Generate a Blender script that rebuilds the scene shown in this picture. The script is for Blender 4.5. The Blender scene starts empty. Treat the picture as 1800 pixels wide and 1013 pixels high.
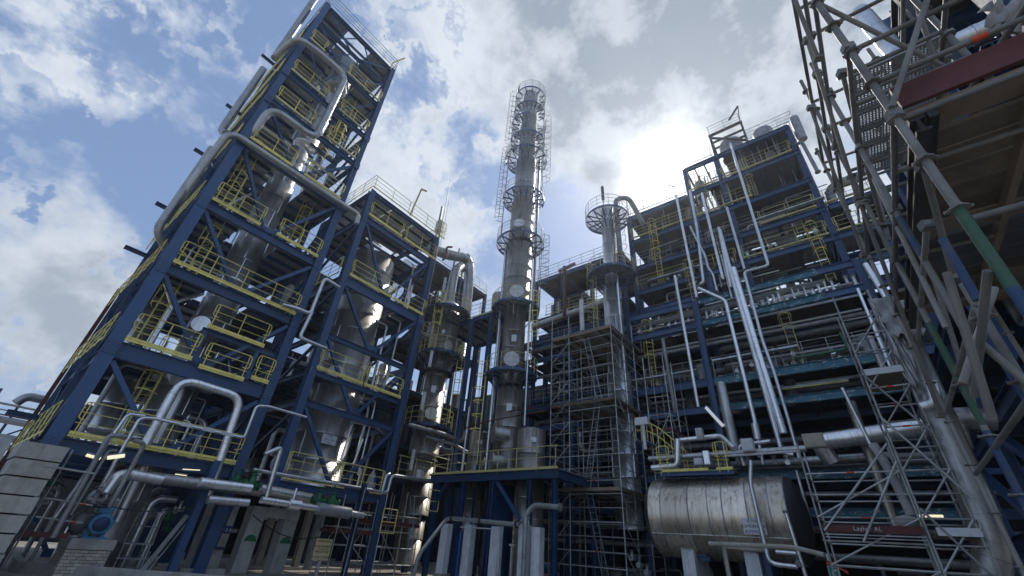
import bpy, math, random
from mathutils import Vector, Matrix
V = Vector
R = random.Random(7)
SC = bpy.context.scene
COL = SC.collection
# ------------------------------------------------------------------ camera
YAW, PITCH, ROLL = math.radians(39.86), math.radians(32.21), math.radians(4.49)
fh = V((math.cos(YAW), math.sin(YAW), 0)); UP = V((0, 0, 1)); rh = fh.cross(UP)
fw = fh * math.cos(PITCH) + UP * math.sin(PITCH); cu = rh.cross(fw)
cr = rh * math.cos(ROLL) + cu * math.sin(ROLL)
cu = -rh * math.sin(ROLL) + cu * math.cos(ROLL)
EYE = V((0, 0, 1.6))
cam = bpy.data.cameras.new('camera'); co = bpy.data.objects.new('camera', cam); COL.objects.link(co)
cam.sensor_width = 36; cam.lens = 36 * 728.2 / 1800; cam.clip_start = 0.05; cam.clip_end = 5000
co.matrix_world = Matrix(((cr.x, cu.x, -fw.x, EYE.x), (cr.y, cu.y, -fw.y, EYE.y), (cr.z, cu.z, -fw.z, EYE.z), (0, 0, 0, 1)))
SC.camera = co
def look(px, py):                      # direction on the sky seen at a spot of the photograph
    return (fw + cr * ((px - 900) / 728.2) - cu * ((py - 506.5) / 728.2)).normalized()
# ------------------------------------------------------------------ sky and sun
SUN = look(1178, 304)
sl = bpy.data.lights.new('sun', 'SUN'); sl.energy = 2.6; sl.angle = math.radians(2.0); sl.color = (1, .95, .86)
so = bpy.data.objects.new('sun', sl); COL.objects.link(so)
so.rotation_euler = (-SUN).to_track_quat('-Z', 'Y').to_euler(); so.location = (0, 0, 60)
W = bpy.data.worlds.new('World'); SC.world = W; W.use_nodes = True
nt = W.node_tree; nt.nodes.clear()
def N(t, ty, **kw):
    n = t.nodes.new(ty)
    for k, v in kw.items():
        if k.startswith('i_'):
            n.inputs[int(k[2:])].default_value = v
        else: setattr(n, k, v)
    return n
def mth(t, op, a, b=None, c=None, clamp=False):
    n = t.nodes.new('ShaderNodeMath'); n.operation = op; n.use_clamp = clamp
    for i, x in enumerate((a, b, c)):
        if x is None: continue
        if isinstance(x, (int, float)): n.inputs[i].default_value = x
        else: t.links.new(x, n.inputs[i])
    return n.outputs[0]
def mixc(t, f, a, b):
    n = t.nodes.new('ShaderNodeMix'); n.data_type = 'RGBA'
    for i, x in ((0, f), (6, a), (7, b)):
        if isinstance(x, (int, float)): n.inputs[i].default_value = x
        elif isinstance(x, tuple): n.inputs[i].default_value = (*x, 1)
        else: t.links.new(x, n.inputs[i])
    return n.outputs[2]
def vmath(t, op, a, b):
    n = t.nodes.new('ShaderNodeVectorMath'); n.operation = op
    for i, x in enumerate((a, b)):
        if isinstance(x, (tuple, Vector)): n.inputs[i].default_value = tuple(x)
        elif isinstance(x, (int, float)): n.inputs['Scale'].default_value = x
        else: t.links.new(x, n.inputs[i])
    return n.outputs[1] if op == 'DOT_PRODUCT' else n.outputs[0]
def noise(t, vec, scale, detail, rough=.55, dist=0.):
    n = t.nodes.new('ShaderNodeTexNoise'); n.inputs['Scale'].default_value = scale; n.inputs['Detail'].default_value = detail
    n.inputs['Roughness'].default_value = rough; n.inputs['Distortion'].default_value = dist
    if vec is not None: t.links.new(vec, n.inputs['Vector'])
    return n
def smooth(t, x, a, b, c=0., d=1.):
    n = t.nodes.new('ShaderNodeMapRange'); n.interpolation_type = 'SMOOTHSTEP'
    t.links.new(x, n.inputs[0])
    for i, v in zip((1, 2, 3, 4), (a, b, c, d)): n.inputs[i].default_value = v
    return n.outputs[0]
tc = nt.nodes.new('ShaderNodeTexCoord'); D = tc.outputs['Generated']
sky = N(nt, 'ShaderNodeTexSky', sky_type='NISHITA'); sky.sun_disc = False
sky.sun_elevation = math.asin(SUN.z); sky.sun_rotation = math.atan2(SUN.x, SUN.y)
sky.air_density = 1.0; sky.dust_density = 0.6; sky.ozone_density = 2.0
wn = noise(nt, D, 7.0, 12, .62)
wv = vmath(nt, 'SCALE', vmath(nt, 'SUBTRACT', wn.outputs['Color'], (.5, .5, .5)), 0.085)
Dw = vmath(nt, 'ADD', D, wv)                       # ragged version of the view direction, for the banks' outlines
st = vmath(nt, 'MULTIPLY', D, (1.0, 1.0, 1.3))
f1 = noise(nt, st, 4.2, 15, .60, .0).outputs['Fac']
f2 = noise(nt, vmath(nt, 'ADD', st, (3.1, 1.7, .4)), 16.0, 12, .66, .0).outputs['Fac']
fb = mth(nt, 'ADD', mth(nt, 'MULTIPLY', f1, .68), mth(nt, 'MULTIPLY', f2, .32))
# cloud banks (+) and open blue (-): spot, half-width in pixels, weight
LOBES = [(60, 480, 250, .22), (150, 600, 200, .14), (30, 60, 200, .12), (170, 60, 110, .07), (300, 40, 110, -.01), (220, 190, 150, .03), (340, 110, 110, .06), (400, 60, 90, .05),
         (440, 240, 130, -.14), (280, 340, 150, -.17), (80, 240, 100, -.14), (240, 30, 60, -.06), (360, 440, 90, -.10), (680, 30, 110, .12), (740, 130, 80, .10), (740, 330, 130, .20), (810, 410, 70, .08),
         (850, 290, 80, -.16), (775, 80, 50, -.12), (560, 60, 60, -.08), (920, 110, 150, .20), (1060, 120, 240, .22), (1300, 60, 280, .30), (1130, 270, 190, .10), (1300, 230, 160, .10), (1020, 340, 90, .02), (990, 420, 90, -.14), (870, 400, 60, -.12),
         (1480, 200, 260, .16), (40, 700, 120, .10), (20, 640, 60, -.2)]
acc = None
for x, y, w, k in LOBES:
    d0 = look(x, y); d1 = look(x + w, y)
    ang = d0.angle(d1)
    s = smooth(nt, vmath(nt, 'DOT_PRODUCT', Dw, d0), math.cos(ang * 1.25), math.cos(ang * .25), 0., k)
    acc = s if acc is None else mth(nt, 'ADD', acc, s)
fld = mth(nt, 'ADD', fb, acc)
cov = smooth(nt, fld, .44, .72)
thick = smooth(nt, fld, .54, .84)
big = noise(nt, vmath(nt, 'ADD', st, (.7, 5.2, 2.2)), 8.0, 12, .62, .0).outputs['Fac']
dk = smooth(nt, vmath(nt, 'DOT_PRODUCT', Dw, look(1260, 60)), math.cos(.56), math.cos(.06))
dk2 = smooth(nt, vmath(nt, 'DOT_PRODUCT', Dw, look(110, 570)), math.cos(.32), math.cos(.0))
bg_ = smooth(nt, big, .36, .64, .0, 1.)
dkm = mth(nt, 'ADD', mth(nt, 'MULTIPLY', dk, .98), mth(nt, 'MULTIPLY', dk2, .45))
shade = mth(nt, 'ADD', mth(nt, 'MULTIPLY', mth(nt, 'MULTIPLY', thick, bg_), .42), mth(nt, 'MULTIPLY', dkm, mth(nt, 'ADD', mth(nt, 'MULTIPLY', bg_, .45), .45)), clamp=True)
ccol = mixc(nt, shade, (.60, .645, .71), (.255, .30, .37))
bg = nt.nodes.new('ShaderNodeVectorMath'); bg.operation = 'SCALE'; bg.inputs['Scale'].default_value = 1.0
base = vmath(nt, 'SCALE', sky.outputs[0], 0.085)
hazy = mixc(nt, .55, base, (.23, .34, .58))
skc = mixc(nt, cov, hazy, ccol)
ds = mth(nt, 'MAXIMUM', vmath(nt, 'DOT_PRODUCT', D, SUN), 0.)
dsw = mth(nt, 'MAXIMUM', mth(nt, 'MINIMUM', vmath(nt, 'DOT_PRODUCT', vmath(nt, 'ADD', D, vmath(nt, 'SCALE', wv, .5)), SUN), 1.), 0.)
g = mth(nt, 'ADD', mth(nt, 'MULTIPLY', mth(nt, 'POWER', ds, 3500.), 5.), mth(nt, 'ADD', mth(nt, 'MULTIPLY', mth(nt, 'POWER', ds, 330.), 1.7), mth(nt, 'MULTIPLY', mth(nt, 'POWER', dsw, 30.), .13)))
gl = nt.nodes.new('ShaderNodeVectorMath'); gl.operation = 'SCALE'; gl.inputs[0].default_value = (1, .97, .92); nt.links.new(g, gl.inputs['Scale'])
fin = vmath(nt, 'ADD', skc, gl.outputs[0])
bgn = nt.nodes.new('ShaderNodeBackground'); nt.links.new(fin, bgn.inputs[0]); bgn.inputs[1].default_value = 1.0
wo = nt.nodes.new('ShaderNodeOutputWorld'); nt.links.new(bgn.outputs[0], wo.inputs[0])
SC.view_settings.view_transform = 'Standard'; SC.view_settings.look = 'None'; SC.view_settings.exposure = 0.35; SC.view_settings.gamma = 1
SC.view_settings.use_curve_mapping = False
SC.render.engine = 'CYCLES'
SC.cycles.max_bounces = 6; SC.cycles.diffuse_bounces = 3; SC.cycles.glossy_bounces = 3
# ------------------------------------------------------------------ materials
MATS = {}
def mat(name, col, rough=.6, metal=0., dirt=None, damt=.5, dscale=1.4, streak=0., bump=.0, bscale=30, spec=.5, emit=None, chips=None, camt=.55, rvar=.12):
    m = bpy.data.materials.new(name); m.use_nodes = True; t = m.node_tree; b = t.nodes['Principled BSDF']
    geo = t.nodes.new('ShaderNodeNewGeometry'); P = geo.outputs['Position']
    oi = t.nodes.new('ShaderNodeObjectInfo')
    if emit:
        b.inputs['Emission Color'].default_value = (*emit[:3], 1); b.inputs['Emission Strength'].default_value = emit[3]
    c = mixc(t, 0., col, col)
    if streak:
        q = vmath(t, 'MULTIPLY', P, (5., 5., .35))
        s = noise(t, q, 1.3, 6, .6).outputs['Fac']
        c = mixc(t, smooth(t, s, .45, .75, 0., streak), c, dirt or tuple(x * .4 for x in col))
    d = noise(t, P, dscale, 8, .65, .3).outputs['Fac']
    c = mixc(t, smooth(t, d, .42, .72, 0., damt), c, dirt or tuple(x * .5 for x in col))
    f = noise(t, P, 9., 5, .6).outputs['Fac']
    if chips:
        ch = noise(t, vmath(t, 'MULTIPLY', P, (1, 1, 2.2)), 2.6, 9, .72, .6).outputs['Fac']
        c = mixc(t, smooth(t, ch, camt, camt + .035), c, chips)
    hv = t.nodes.new('ShaderNodeHueSaturation'); t.links.new(c, hv.inputs['Color'])
    v = mth(t, 'ADD', mth(t, 'MULTIPLY', oi.outputs['Random'], rvar * 2), 1 - rvar)
    v = mth(t, 'MULTIPLY', v, mth(t, 'ADD', mth(t, 'MULTIPLY', f, .4), .8))
    t.links.new(v, hv.inputs['Value'])
    t.links.new(hv.outputs[0], b.inputs['Base Color'])
    b.inputs['Metallic'].default_value = metal
    rr = mth(t, 'ADD', mth(t, 'MULTIPLY', d, .35), rough - .17)
    t.links.new(rr, b.inputs['Roughness'])
    b.inputs['Specular IOR Level'].default_value = spec
    if bump:
        bn = noise(t, P, bscale, 4, .5).outputs['Fac']
        bp = t.nodes.new('ShaderNodeBump'); bp.inputs['Strength'].default_value = bump; bp.inputs['Distance'].default_value = .02
        t.links.new(bn, bp.inputs['Height']); t.links.new(bp.outputs[0], b.inputs['Normal'])
    MATS[name] = m
    return m
BLUE = mat('blue_paint', (.034, .082, .19), .42, dirt=(.060, .10, .165), damt=.5, dscale=.7, streak=.35, chips=(.12, .075, .05), camt=.655, rvar=.24)
NAVY = mat('dark_blue_paint', (.016, .050, .135), .45, dirt=(.010, .016, .025), damt=.7)
TEAL = mat('peeling_teal_paint', (.045, .17, .235), .5, dirt=(.035, .09, .12), damt=.5, chips=(.48, .58, .60), camt=.56)
YEL = mat('yellow_paint', (.90, .76, .20), .5, dirt=(.50, .40, .14), damt=.6, dscale=3., streak=.35, rvar=.2)
DYEL = mat('dull_yellow_paint', (.62, .55, .22), .55, dirt=(.28, .25, .13), damt=.6)
GALV = mat('galvanised_steel', (.45, .47, .49), .42, .5, dirt=(.13, .13, .125), damt=.8, rvar=.25)
SCAF = mat('scaffold_steel', (.46, .47, .46), .5, .3, dirt=(.18, .165, .145), damt=.75, rvar=.3)
CLAD = mat('bright_cladding', (.86, .86, .86), .33, .92, dirt=(.46, .43, .39), damt=.3, dscale=.6, streak=.5, rvar=.25)
STAIN = mat('stained_cladding', (.47, .44, .39), .40, .86, dirt=(.17, .13, .09), damt=.4, dscale=.7, streak=.8, rvar=.2)
REACT = mat('reactor_cladding', (.80, .79, .76), .38, .88, dirt=(.34, .29, .23), damt=.3, dscale=.6, streak=.5, rvar=.15)
TANKC = mat('drum_cladding', (.78, .69, .57), .36, .9, dirt=(.26, .20, .14), damt=.4, dscale=.7, streak=.85, rvar=.2)
DCLAD = mat('dull_cladding', (.46, .46, .45), .42, .9, dirt=(.20, .18, .16), damt=.45, dscale=.8, streak=.6, rvar=.2)
PIPE = mat('silver_pipe', (.76, .77, .78), .34, .95, dirt=(.42, .40, .37), damt=.5, rvar=.15)
GPIPE = mat('grey_pipe', (.32, .325, .33), .5, .4, dirt=(.14, .13, .12), damt=.8, rvar=.25)
DSILV = mat('dull_silver_pipe', (.44, .44, .43), .42, .8, dirt=(.22, .20, .18), damt=.5, dscale=2., rvar=.15)
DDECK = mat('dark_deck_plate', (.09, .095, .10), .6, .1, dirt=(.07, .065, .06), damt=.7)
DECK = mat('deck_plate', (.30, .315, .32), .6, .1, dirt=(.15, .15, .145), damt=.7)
DARK = mat('dark_steel', (.045, .048, .052), .6, .2, dirt=(.03, .022, .016), damt=.7)
RUST = mat('red_oxide_paint', (.12, .032, .028), .6, dirt=(.06, .018, .015), damt=.7)
RED = mat('orange_mark_paint', (.60, .07, .02), .5)
GREEN = mat('green_paint', (.02, .16, .07), .5, dirt=(.015, .06, .03))
BTUBE = mat('bright_blue_tube_paint', (.025, .10, .30), .5, dirt=(.03, .05, .09))
MBLUE = mat('motor_blue_paint', (.07, .27, .45), .4, dirt=(.02, .06, .10))
CONC = mat('concrete', (.44, .425, .39), .85, dirt=(.23, .215, .19), damt=.7, streak=.5, bump=.35, bscale=14)
WHITE = mat('white_paint', (.76, .77, .79), .6, dirt=(.42, .41, .39), damt=.6, streak=.4)
PALE = mat('pale_board', (.70, .71, .74), .6, dirt=(.38, .37, .37), damt=.6)
BRICK = mat('buff_brick', (.52, .48, .40), .85, dirt=(.28, .25, .2), damt=.6, bump=.4, bscale=25, rvar=.2)
MORT = mat('mortar', (.14, .13, .115), .9)
WOOD = mat('scaffold_plank_wood', (.20, .155, .11), .8, dirt=(.10, .075, .05), damt=.8, bump=.3, bscale=20, rvar=.5)
SIGNY = mat('cream_sign_face', (.62, .50, .27), .55)
INK = mat('sign_ink', (.02, .02, .025), .6)
BINK = mat('blue_ink', (.03, .09, .26), .6)
LAMP = mat('lit_tube', (.8, .8, .7), .4, emit=(1, .93, .62, .7))
LAMPW = mat('lit_window', (.8, .8, .8), .4, emit=(.9, .95, 1, .28))
GROUND = mat('ground_concrete', (.32, .30, .265), .9, dirt=(.10, .09, .075), damt=.8, dscale=.5, bump=.4, bscale=8)
CLOTH = mat('pale_wrap_sheet', (.42, .42, .43), .8, dirt=(.22, .18, .14), damt=.7, bump=.5, bscale=6)
PGREEN = mat('worn_green_tube_paint', (.03, .11, .06), .6, dirt=(.12, .115, .10), damt=.85, dscale=6.)
PBLUE = mat('worn_blue_tube_paint', (.025, .07, .17), .6, dirt=(.11, .11, .11), damt=.8, dscale=6.)
NSCAF = mat('dirty_scaffold_steel', (.24, .235, .22), .55, .3, dirt=(.10, .09, .08), damt=.8, rvar=.25)
WALL = mat('dark_backdrop_sheeting', (.022, .026, .036), .7, dirt=(.015, .018, .02), damt=.7, streak=.5)  # near-black sheeting for the walls added as a dark background
SGRN = mat('safety_green', (.03, .30, .22), .5)
# ------------------------------------------------------------------ mesh builder
def basis(d):
    d = d.normalized(); a = V((0, 0, 1)) if abs(d.z) < .95 else V((1, 0, 0))
    x = a.cross(d).normalized(); return x, d.cross(x)
class MB:
    def __init__(s): s.v = []; s.f = []; s.s = []
    def add(s, vs, fs, sm=False):
        o = len(s.v); s.v += [tuple(p) for p in vs]; s.f += [tuple(i + o for i in f) for f in fs]; s.s += [sm] * len(fs)
    def box(s, a, b):
        (x0, y0, z0), (x1, y1, z1) = a, b
        s.add([(x0, y0, z0), (x1, y0, z0), (x1, y1, z0), (x0, y1, z0), (x0, y0, z1), (x1, y0, z1), (x1, y1, z1), (x0, y1, z1)],
              [(0, 3, 2, 1), (4, 5, 6, 7), (0, 1, 5, 4), (1, 2, 6, 5), (2, 3, 7, 6), (3, 0, 4, 7)])
        return s
    def tube(s, p, q, r, n=6, caps=True, r2=None):
        p, q = V(p), V(q); d = q - p
        if d.length < 1e-6: return s
        x, y = basis(d); r2 = r if r2 is None else r2
        vs = [c + (x * math.cos(a) + y * math.sin(a)) * rr for c, rr in ((p, r), (q, r2)) for a in [2 * math.pi * i / n for i in range(n)]]
        s.add(vs, [(i, (i + 1) % n, n + (i + 1) % n, n + i) for i in range(n)], True)
        if caps: s.add(vs, [tuple(range(n))[::-1], tuple(range(n, 2 * n))])
        return s
    def prism(s, prof, p, q, x, y):          # profile in (x,y) extruded p->q
        p, q = V(p), V(q); n = len(prof)
        vs = [c + x * a + y * b for c in (p, q) for a, b in prof]
        s.add(vs, [(i, (i + 1) % n, n + (i + 1) % n, n + i) for i in range(n)] + [tuple(range(n))[::-1], tuple(range(n, 2 * n))])
        return s
    def ibeam(s, p, q, h=.3, w=.2, t=.025, up=None):
        p, q = V(p), V(q); d = (q - p).normalized(); u = V(up) if up else (V((0, 0, 1)) if abs(d.z) < .95 else V((0, 1, 0)))
        x = u.cross(d).normalized(); y = d.cross(x)
        a, b = w / 2, h / 2; k = t * .5
        return s.prism([(-a, -b), (a, -b), (a, -b + t), (k, -b + t), (k, b - t), (a, b - t), (a, b), (-a, b), (-a, b - t), (-k, b - t), (-k, -b + t), (-a, -b + t)], p, q, x, y)
    def bar(s, p, q, w, h, up=None):
        p, q = V(p), V(q); d = (q - p).normalized(); u = V(up) if up else (V((0, 0, 1)) if abs(d.z) < .95 else V((0, 1, 0)))
        x = u.cross(d).normalized(); y = d.cross(x); a, b = w / 2, h / 2
        return s.prism([(-a, -b), (a, -b), (a, b), (-a, b)], p, q, x, y)
    def path(s, pts, r, n=8, bend=None, seg=4, close=False):
        pts = [V(p) for p in pts]; bend = bend if bend is not None else r * 3
        out = [pts[0]]
        for i in range(1, len(pts) - 1):
            a, b, c = pts[i - 1], pts[i], pts[i + 1]; d1 = (a - b); d2 = (c - b)
            L = min(bend, d1.length * .48, d2.length * .48); d1.normalize(); d2.normalize()
            p0, p1 = b + d1 * L, b + d2 * L
            for k in range(seg + 1):
                t = k / seg; out.append(p0 * (1 - t) ** 2 + b * 2 * t * (1 - t) + p1 * t * t)
        out.append(pts[-1])
        x, y = basis(out[1] - out[0]); vs = []; m = len(out)
        for i, p in enumerate(out):
            d = (out[min(i + 1, m - 1)] - out[max(i - 1, 0)]).normalized()
            x = (x - d * x.dot(d)).normalized(); y = d.cross(x)
            vs += [p + (x * math.cos(2 * math.pi * j / n) + y * math.sin(2 * math.pi * j / n)) * r for j in range(n)]
        s.add(vs, [(i * n + j, i * n + (j + 1) % n, (i + 1) * n + (j + 1) % n, (i + 1) * n + j) for i in range(m - 1) for j in range(n)], True)
        s.add([vs[j] for j in range(n)], [tuple(range(n))[::-1]]); s.add([vs[(m - 1) * n + j] for j in range(n)], [tuple(range(n))])
        return s
    def lathe(s, c, prof, n=24, ax='z', a0=0., a1=2 * math.pi, sm=True):   # prof list of (radius, height)
        c = V(c); full = abs(a1 - a0 - 2 * math.pi) < 1e-6; k = n if full else n + 1; vs = []
        for r, h in prof:
            for i in range(k):
                a = a0 + (a1 - a0) * i / n; u, w = r * math.cos(a), r * math.sin(a)
                vs.append(c + (V((u, w, h)) if ax == 'z' else V((u, h, w)) if ax == 'y' else V((h, u, w))))
        s.add(vs, [(j * k + i, j * k + (i + 1) % k, (j + 1) * k + (i + 1) % k, (j + 1) * k + i) for j in range(len(prof) - 1) for i in range(n)], sm)
        return s
    def mesh(s, name, m):
        me = bpy.data.meshes.new(name); me.from_pydata(s.v, [], s.f); me.polygons.foreach_set('use_smooth', s.s)
        me.materials.append(m); me.update(); return me
OFF = {}
def tag(o, label=None, cat=None, group=None, kind=None):
    for k, v in (('label', label), ('category', cat), ('group', group), ('kind', kind)):
        if v: o[k] = v
    return o
def thing(name, label, cat, loc=(0, 0, 0), group=None):
    o = bpy.data.objects.new(name, None); COL.objects.link(o); o.location = loc; o.empty_display_size = .3
    OFF[o.name] = V(loc); return tag(o, label, cat, group)
def obj(name, mb, m, par=None, me=None, mw=None, kind=None):
    o = bpy.data.objects.new(name, me if me else mb.mesh(name, m)); COL.objects.link(o)
    if par is None: OFF[o.name] = V((0, 0, 0))
    if mw is not None: o.matrix_basis = mw
    if par is not None:
        o.parent = par
        if par.name in OFF: o.matrix_basis = Matrix.Translation(-OFF[par.name]) @ o.matrix_basis
        OFF[o.name] = V((0, 0, 0)) if mw is None else OFF.get(par.name, V((0, 0, 0)))
    if kind: o['kind'] = kind
    return o
SH = {}
def shared(key, fn, m):
    k = (key, m.name)
    if k not in SH: SH[k] = fn(MB()).mesh(key, m)
    return SH[k]
def stick(name, p, q, r, m, par, n=6):             # a tube sharing one mesh
    p, q = V(p), V(q); d = q - p; x, y = basis(d)
    me = shared('tube%d' % n, lambda b: b.tube((0, 0, 0), (0, 0, 1), 1, n), m)
    mw = Matrix(((x.x * r, y.x * r, d.x, p.x), (x.y * r, y.y * r, d.y, p.y), (x.z * r, y.z * r, d.z, p.z), (0, 0, 0, 1)))
    return obj(name, None, m, par, me, mw)
def ring(name, c, d, r, L, m, par, n=14):          # collar centred at c along direction d
    d = V(d).normalized(); c = V(c); return stick(name, c - d * L / 2, c + d * L / 2, r, m, par, n)
def brick(name, c, size, m, par, rz=0.):
    me = shared('block', lambda b: b.box((-.5, -.5, -.5), (.5, .5, .5)), m)
    return obj(name, None, m, par, me, Matrix.Translation(V(c)) @ Matrix.Rotation(rz, 4, 'Z') @ Matrix.Diagonal((*size, 1)))
def railing(par, pts, m=YEL, h=1.08, post=1.3, mids=2, toe=True, loops=True, r=.022, tubepost=True):
    pts = [V(p) for p in pts]; mb = MB(); Z = V((0, 0, 1))
    top = [p + Z * h for p in pts]
    if loops:
        e0, e1 = pts[0] + Z * h * .45, pts[-1] + Z * h * .45
        mb.path([e0 + (pts[1] - pts[0]).normalized() * .25, e0, top[0]] + top[1:] + [e1, e1 - (pts[-1] - pts[-2]).normalized() * .25], r, 6, .14, 3)
    else: mb.path(top, r, 6, .02, 1)
    for k in range(mids):
        z = h * (k + 1) / (mids + 1)
        mb.path([p + Z * z for p in pts], r * .75, 5, .02, 1)
    o = obj('railing', mb, m, par)
    for a, b in zip(pts, pts[1:]):
        L = (b - a).length; n = max(1, round(L / post)); u = (b - a) / L
        for i in range(n + 1):
            if i == n and b is not pts[-1]: continue
            t = min(max(i / n * L, .12), L - .12)
            p = a + u * t; stick('post', p - Z * .12, p + Z * h, r, m, o)
        if toe:
            nrm = V((u.y, -u.x, 0)) * .0
            tb = MB().bar(a + Z * .04, b + Z * .04, .02, .09)
            obj('toe_board', tb, m, o)
    return o
def ladder(par, x, y, z0, z1, face=(0, -1), m=YEL, cage=True, w=.42):
    fx, fy = face; sx, sy = -fy, fx; mb = MB()
    for s in (-1, 1): mb.bar((x + sx * s * w / 2, y + sy * s * w / 2, z0), (x + sx * s * w / 2, y + sy * s * w / 2, z1 + 1.0), .06, .03)
    z = z0 + .2
    while z < z1:
        mb.tube((x - sx * w / 2, y - sy * w / 2, z), (x + sx * w / 2, y + sy * w / 2, z), .014, 5, False); z += .3
    o = obj('ladder', mb, m, par)
    if cage and z1 - z0 > 2.6:
        cb = MB(); z = z0 + 2.1; R0 = .36
        A = [math.pi * i / 6 for i in range(7)]
        P = lambda a, z: V((x + sx * math.cos(a) * R0 + fx * (math.sin(a) * R0 * 1.9), y + sy * math.cos(a) * R0 + fy * (math.sin(a) * R0 * 1.9), z))
        zt = z1 + 1.0; k = max(2, round((zt - z) / .85))
        for i in range(k + 1):
            zz = z + (zt - z) * i / k
            for a, b in zip(A, A[1:]): cb.bar(P(a, zz), P(b, zz), .012, .05)
        for a in A[1:-1:2] + [A[3]]: cb.bar(P(a, z), P(a, zt), .035, .012)
        obj('safety_cage', cb, m, o)
    return o
def pipe(label, pts, r, m=PIPE, group=None, bend=None, bands=1.2, n=12, name='pipe', cat='pipe', flange=False, par=None):
    mb = MB().path(pts, r, n, bend if bend is not None else r * 3.2, 5)
    o = obj(name, mb, m, par)
    if par is None: tag(o, label, cat, group)
    if bands:
        for a, b in zip(pts, pts[1:]):
            a, b = V(a), V(b); L = (b - a).length; k = int(L / bands)
            for i in range(k): ring('band', a + (b - a) * ((i + .5) / k), b - a, r * 1.03, .04, m, o, n)
        if r >= .12:
            bd = bend if bend is not None else r * 3.2
            for p0, p1, p2 in zip(pts, pts[1:], pts[2:]):
                p0, p1, p2 = V(p0), V(p1), V(p2); d1, d2 = p0 - p1, p2 - p1; L = min(bd, d1.length * .48, d2.length * .48); d1.normalize(); d2.normalize(); e0, e1 = p1 + d1 * L, p1 + d2 * L
                for q in (0, .25, .5, .75, 1): ring('elbow_seam', e0 * (1 - q) ** 2 + p1 * 2 * q * (1 - q) + e1 * q * q, (p1 - e0) * (1 - q) + (e1 - p1) * q, r * 1.03, .025, m, o, n)
    if flange:
        for a, b in ((pts[0], pts[1]), (pts[-1], pts[-2])):
            d = (V(b) - V(a)).normalized(); ring('flange', V(a) + d * .05, d, r * 1.5, .09, GPIPE, o, n)
    return o
def chevron(par, x0, x1, zt, zb, y, m=BLUE, w=.17):
    xm = (x0 + x1) / 2
    for a in (x0 + .25, x1 - .25):
        obj('brace', MB().ibeam((a, y, zt), (xm + (.2 if a > xm else -.2), y, zb), w, w, .02, (0, 1, 0)), m, par)
    obj('gusset_plate', MB().box((xm - .45, y - .03, zb - .12), (xm + .45, y + .03, zb + .25)), m, par)
def deckplates(par, x0, x1, y0, y1, z, hole=None, m=DECK, nx=2, ny=3, jm=BLUE, skip=()):
    """floor plates with beams under them; hole=(x,y,r) leaves a square opening"""
    dx, dy = (x1 - x0) / nx, (y1 - y0) / ny
    for i in range(nx):
        for j in range(ny):
            if (i, j) in skip: continue
            a, b, c, d = x0 + i * dx + .02, y0 + j * dy + .02, x0 + (i + 1) * dx - .02, y0 + (j + 1) * dy - .02
            if hole and a < hole[0] + hole[2] and c > hole[0] - hole[2] and b < hole[1] + hole[2] and d > hole[1] - hole[2]:
                mb = MB(); h = hole; L, Q = max(a, h[0] - h[2]), min(c, h[0] + h[2]); B, T = max(b, h[1] - h[2]), min(d, h[1] + h[2])
                for q in ((a, b, L, d), (Q, b, c, d), (L, b, Q, B), (L, T, Q, d)):
                    if q[2] - q[0] > .01 and q[3] - q[1] > .01: mb.box((q[0], q[1], z - .03), (q[2], q[3], z))
                obj('floor_plate', mb, m, par)
            else: brick('floor_plate', ((a + c) / 2, (b + d) / 2, z - .015), (c - a, d - b, .03), m, par)
    for j in range(1, ny * 2):
        y = y0 + j * dy / 2
        if hole and abs(y - hole[1]) < hole[2]: 
            obj('joist', MB().ibeam((x0, y, z - .14), (hole[0] - hole[2], y, z - .14), .2, .1, .015), jm, par)
            obj('joist', MB().ibeam((hole[0] + hole[2], y, z - .14), (x1, y, z - .14), .2, .1, .015), jm, par); continue
        obj('joist', MB().ibeam((x0, y, z - .14), (x1, y, z - .14), .2, .1, .015), jm, par)
def vessel(name, label, cat, x, y, prof, m, band=1.1, n=28, group=None, seams=True):
    """prof: list of (z0,z1,r0,r1); each ring of cladding is its own part, overlapping the one below like real sheeting"""
    t = thing(name, label, cat, (x, y, prof[0][0]), group)
    for z0, z1, r0, r1 in prof:
        k = max(1, round((z1 - z0) / band))
        for i in range(k):
            a, b = i / k, (i + 1) / k; za, zb = z0 + (z1 - z0) * a, z0 + (z1 - z0) * b
            ra, rb = r0 + (r1 - r0) * a, r0 + (r1 - r0) * b; e = R.uniform(0, .012)
            mb = MB().lathe((x, y, 0), [(ra + e + .014, za - .03), (ra + e + .014, za + .02), (ra + e, za + .03), (rb + e, zb), (rb - .03, zb)], n)
            o = obj('cladding_ring', mb, m, t)
            if seams:
                an = R.uniform(0, 6.28)
                for q in range(3):
                    a_ = an + q * 2.09; cx, cy = x + math.cos(a_) * (ra + e), y + math.sin(a_) * (ra + e)
                    obj('seam', MB().bar((cx, cy, za + .03), (x + math.cos(a_) * (rb + e), y + math.sin(a_) * (rb + e), zb), .035, .035), m, o)
    return t
def dome(par, x, y, z, r, m, h=None, up=1, name='domed_head', n=28):
    h = h or r * .5
    return obj(name, MB().lathe((x, y, z), [(r * math.cos(a), up * h * math.sin(a)) for a in [math.pi / 2 * i / 6 for i in range(7)]], n), m, par)
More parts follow.
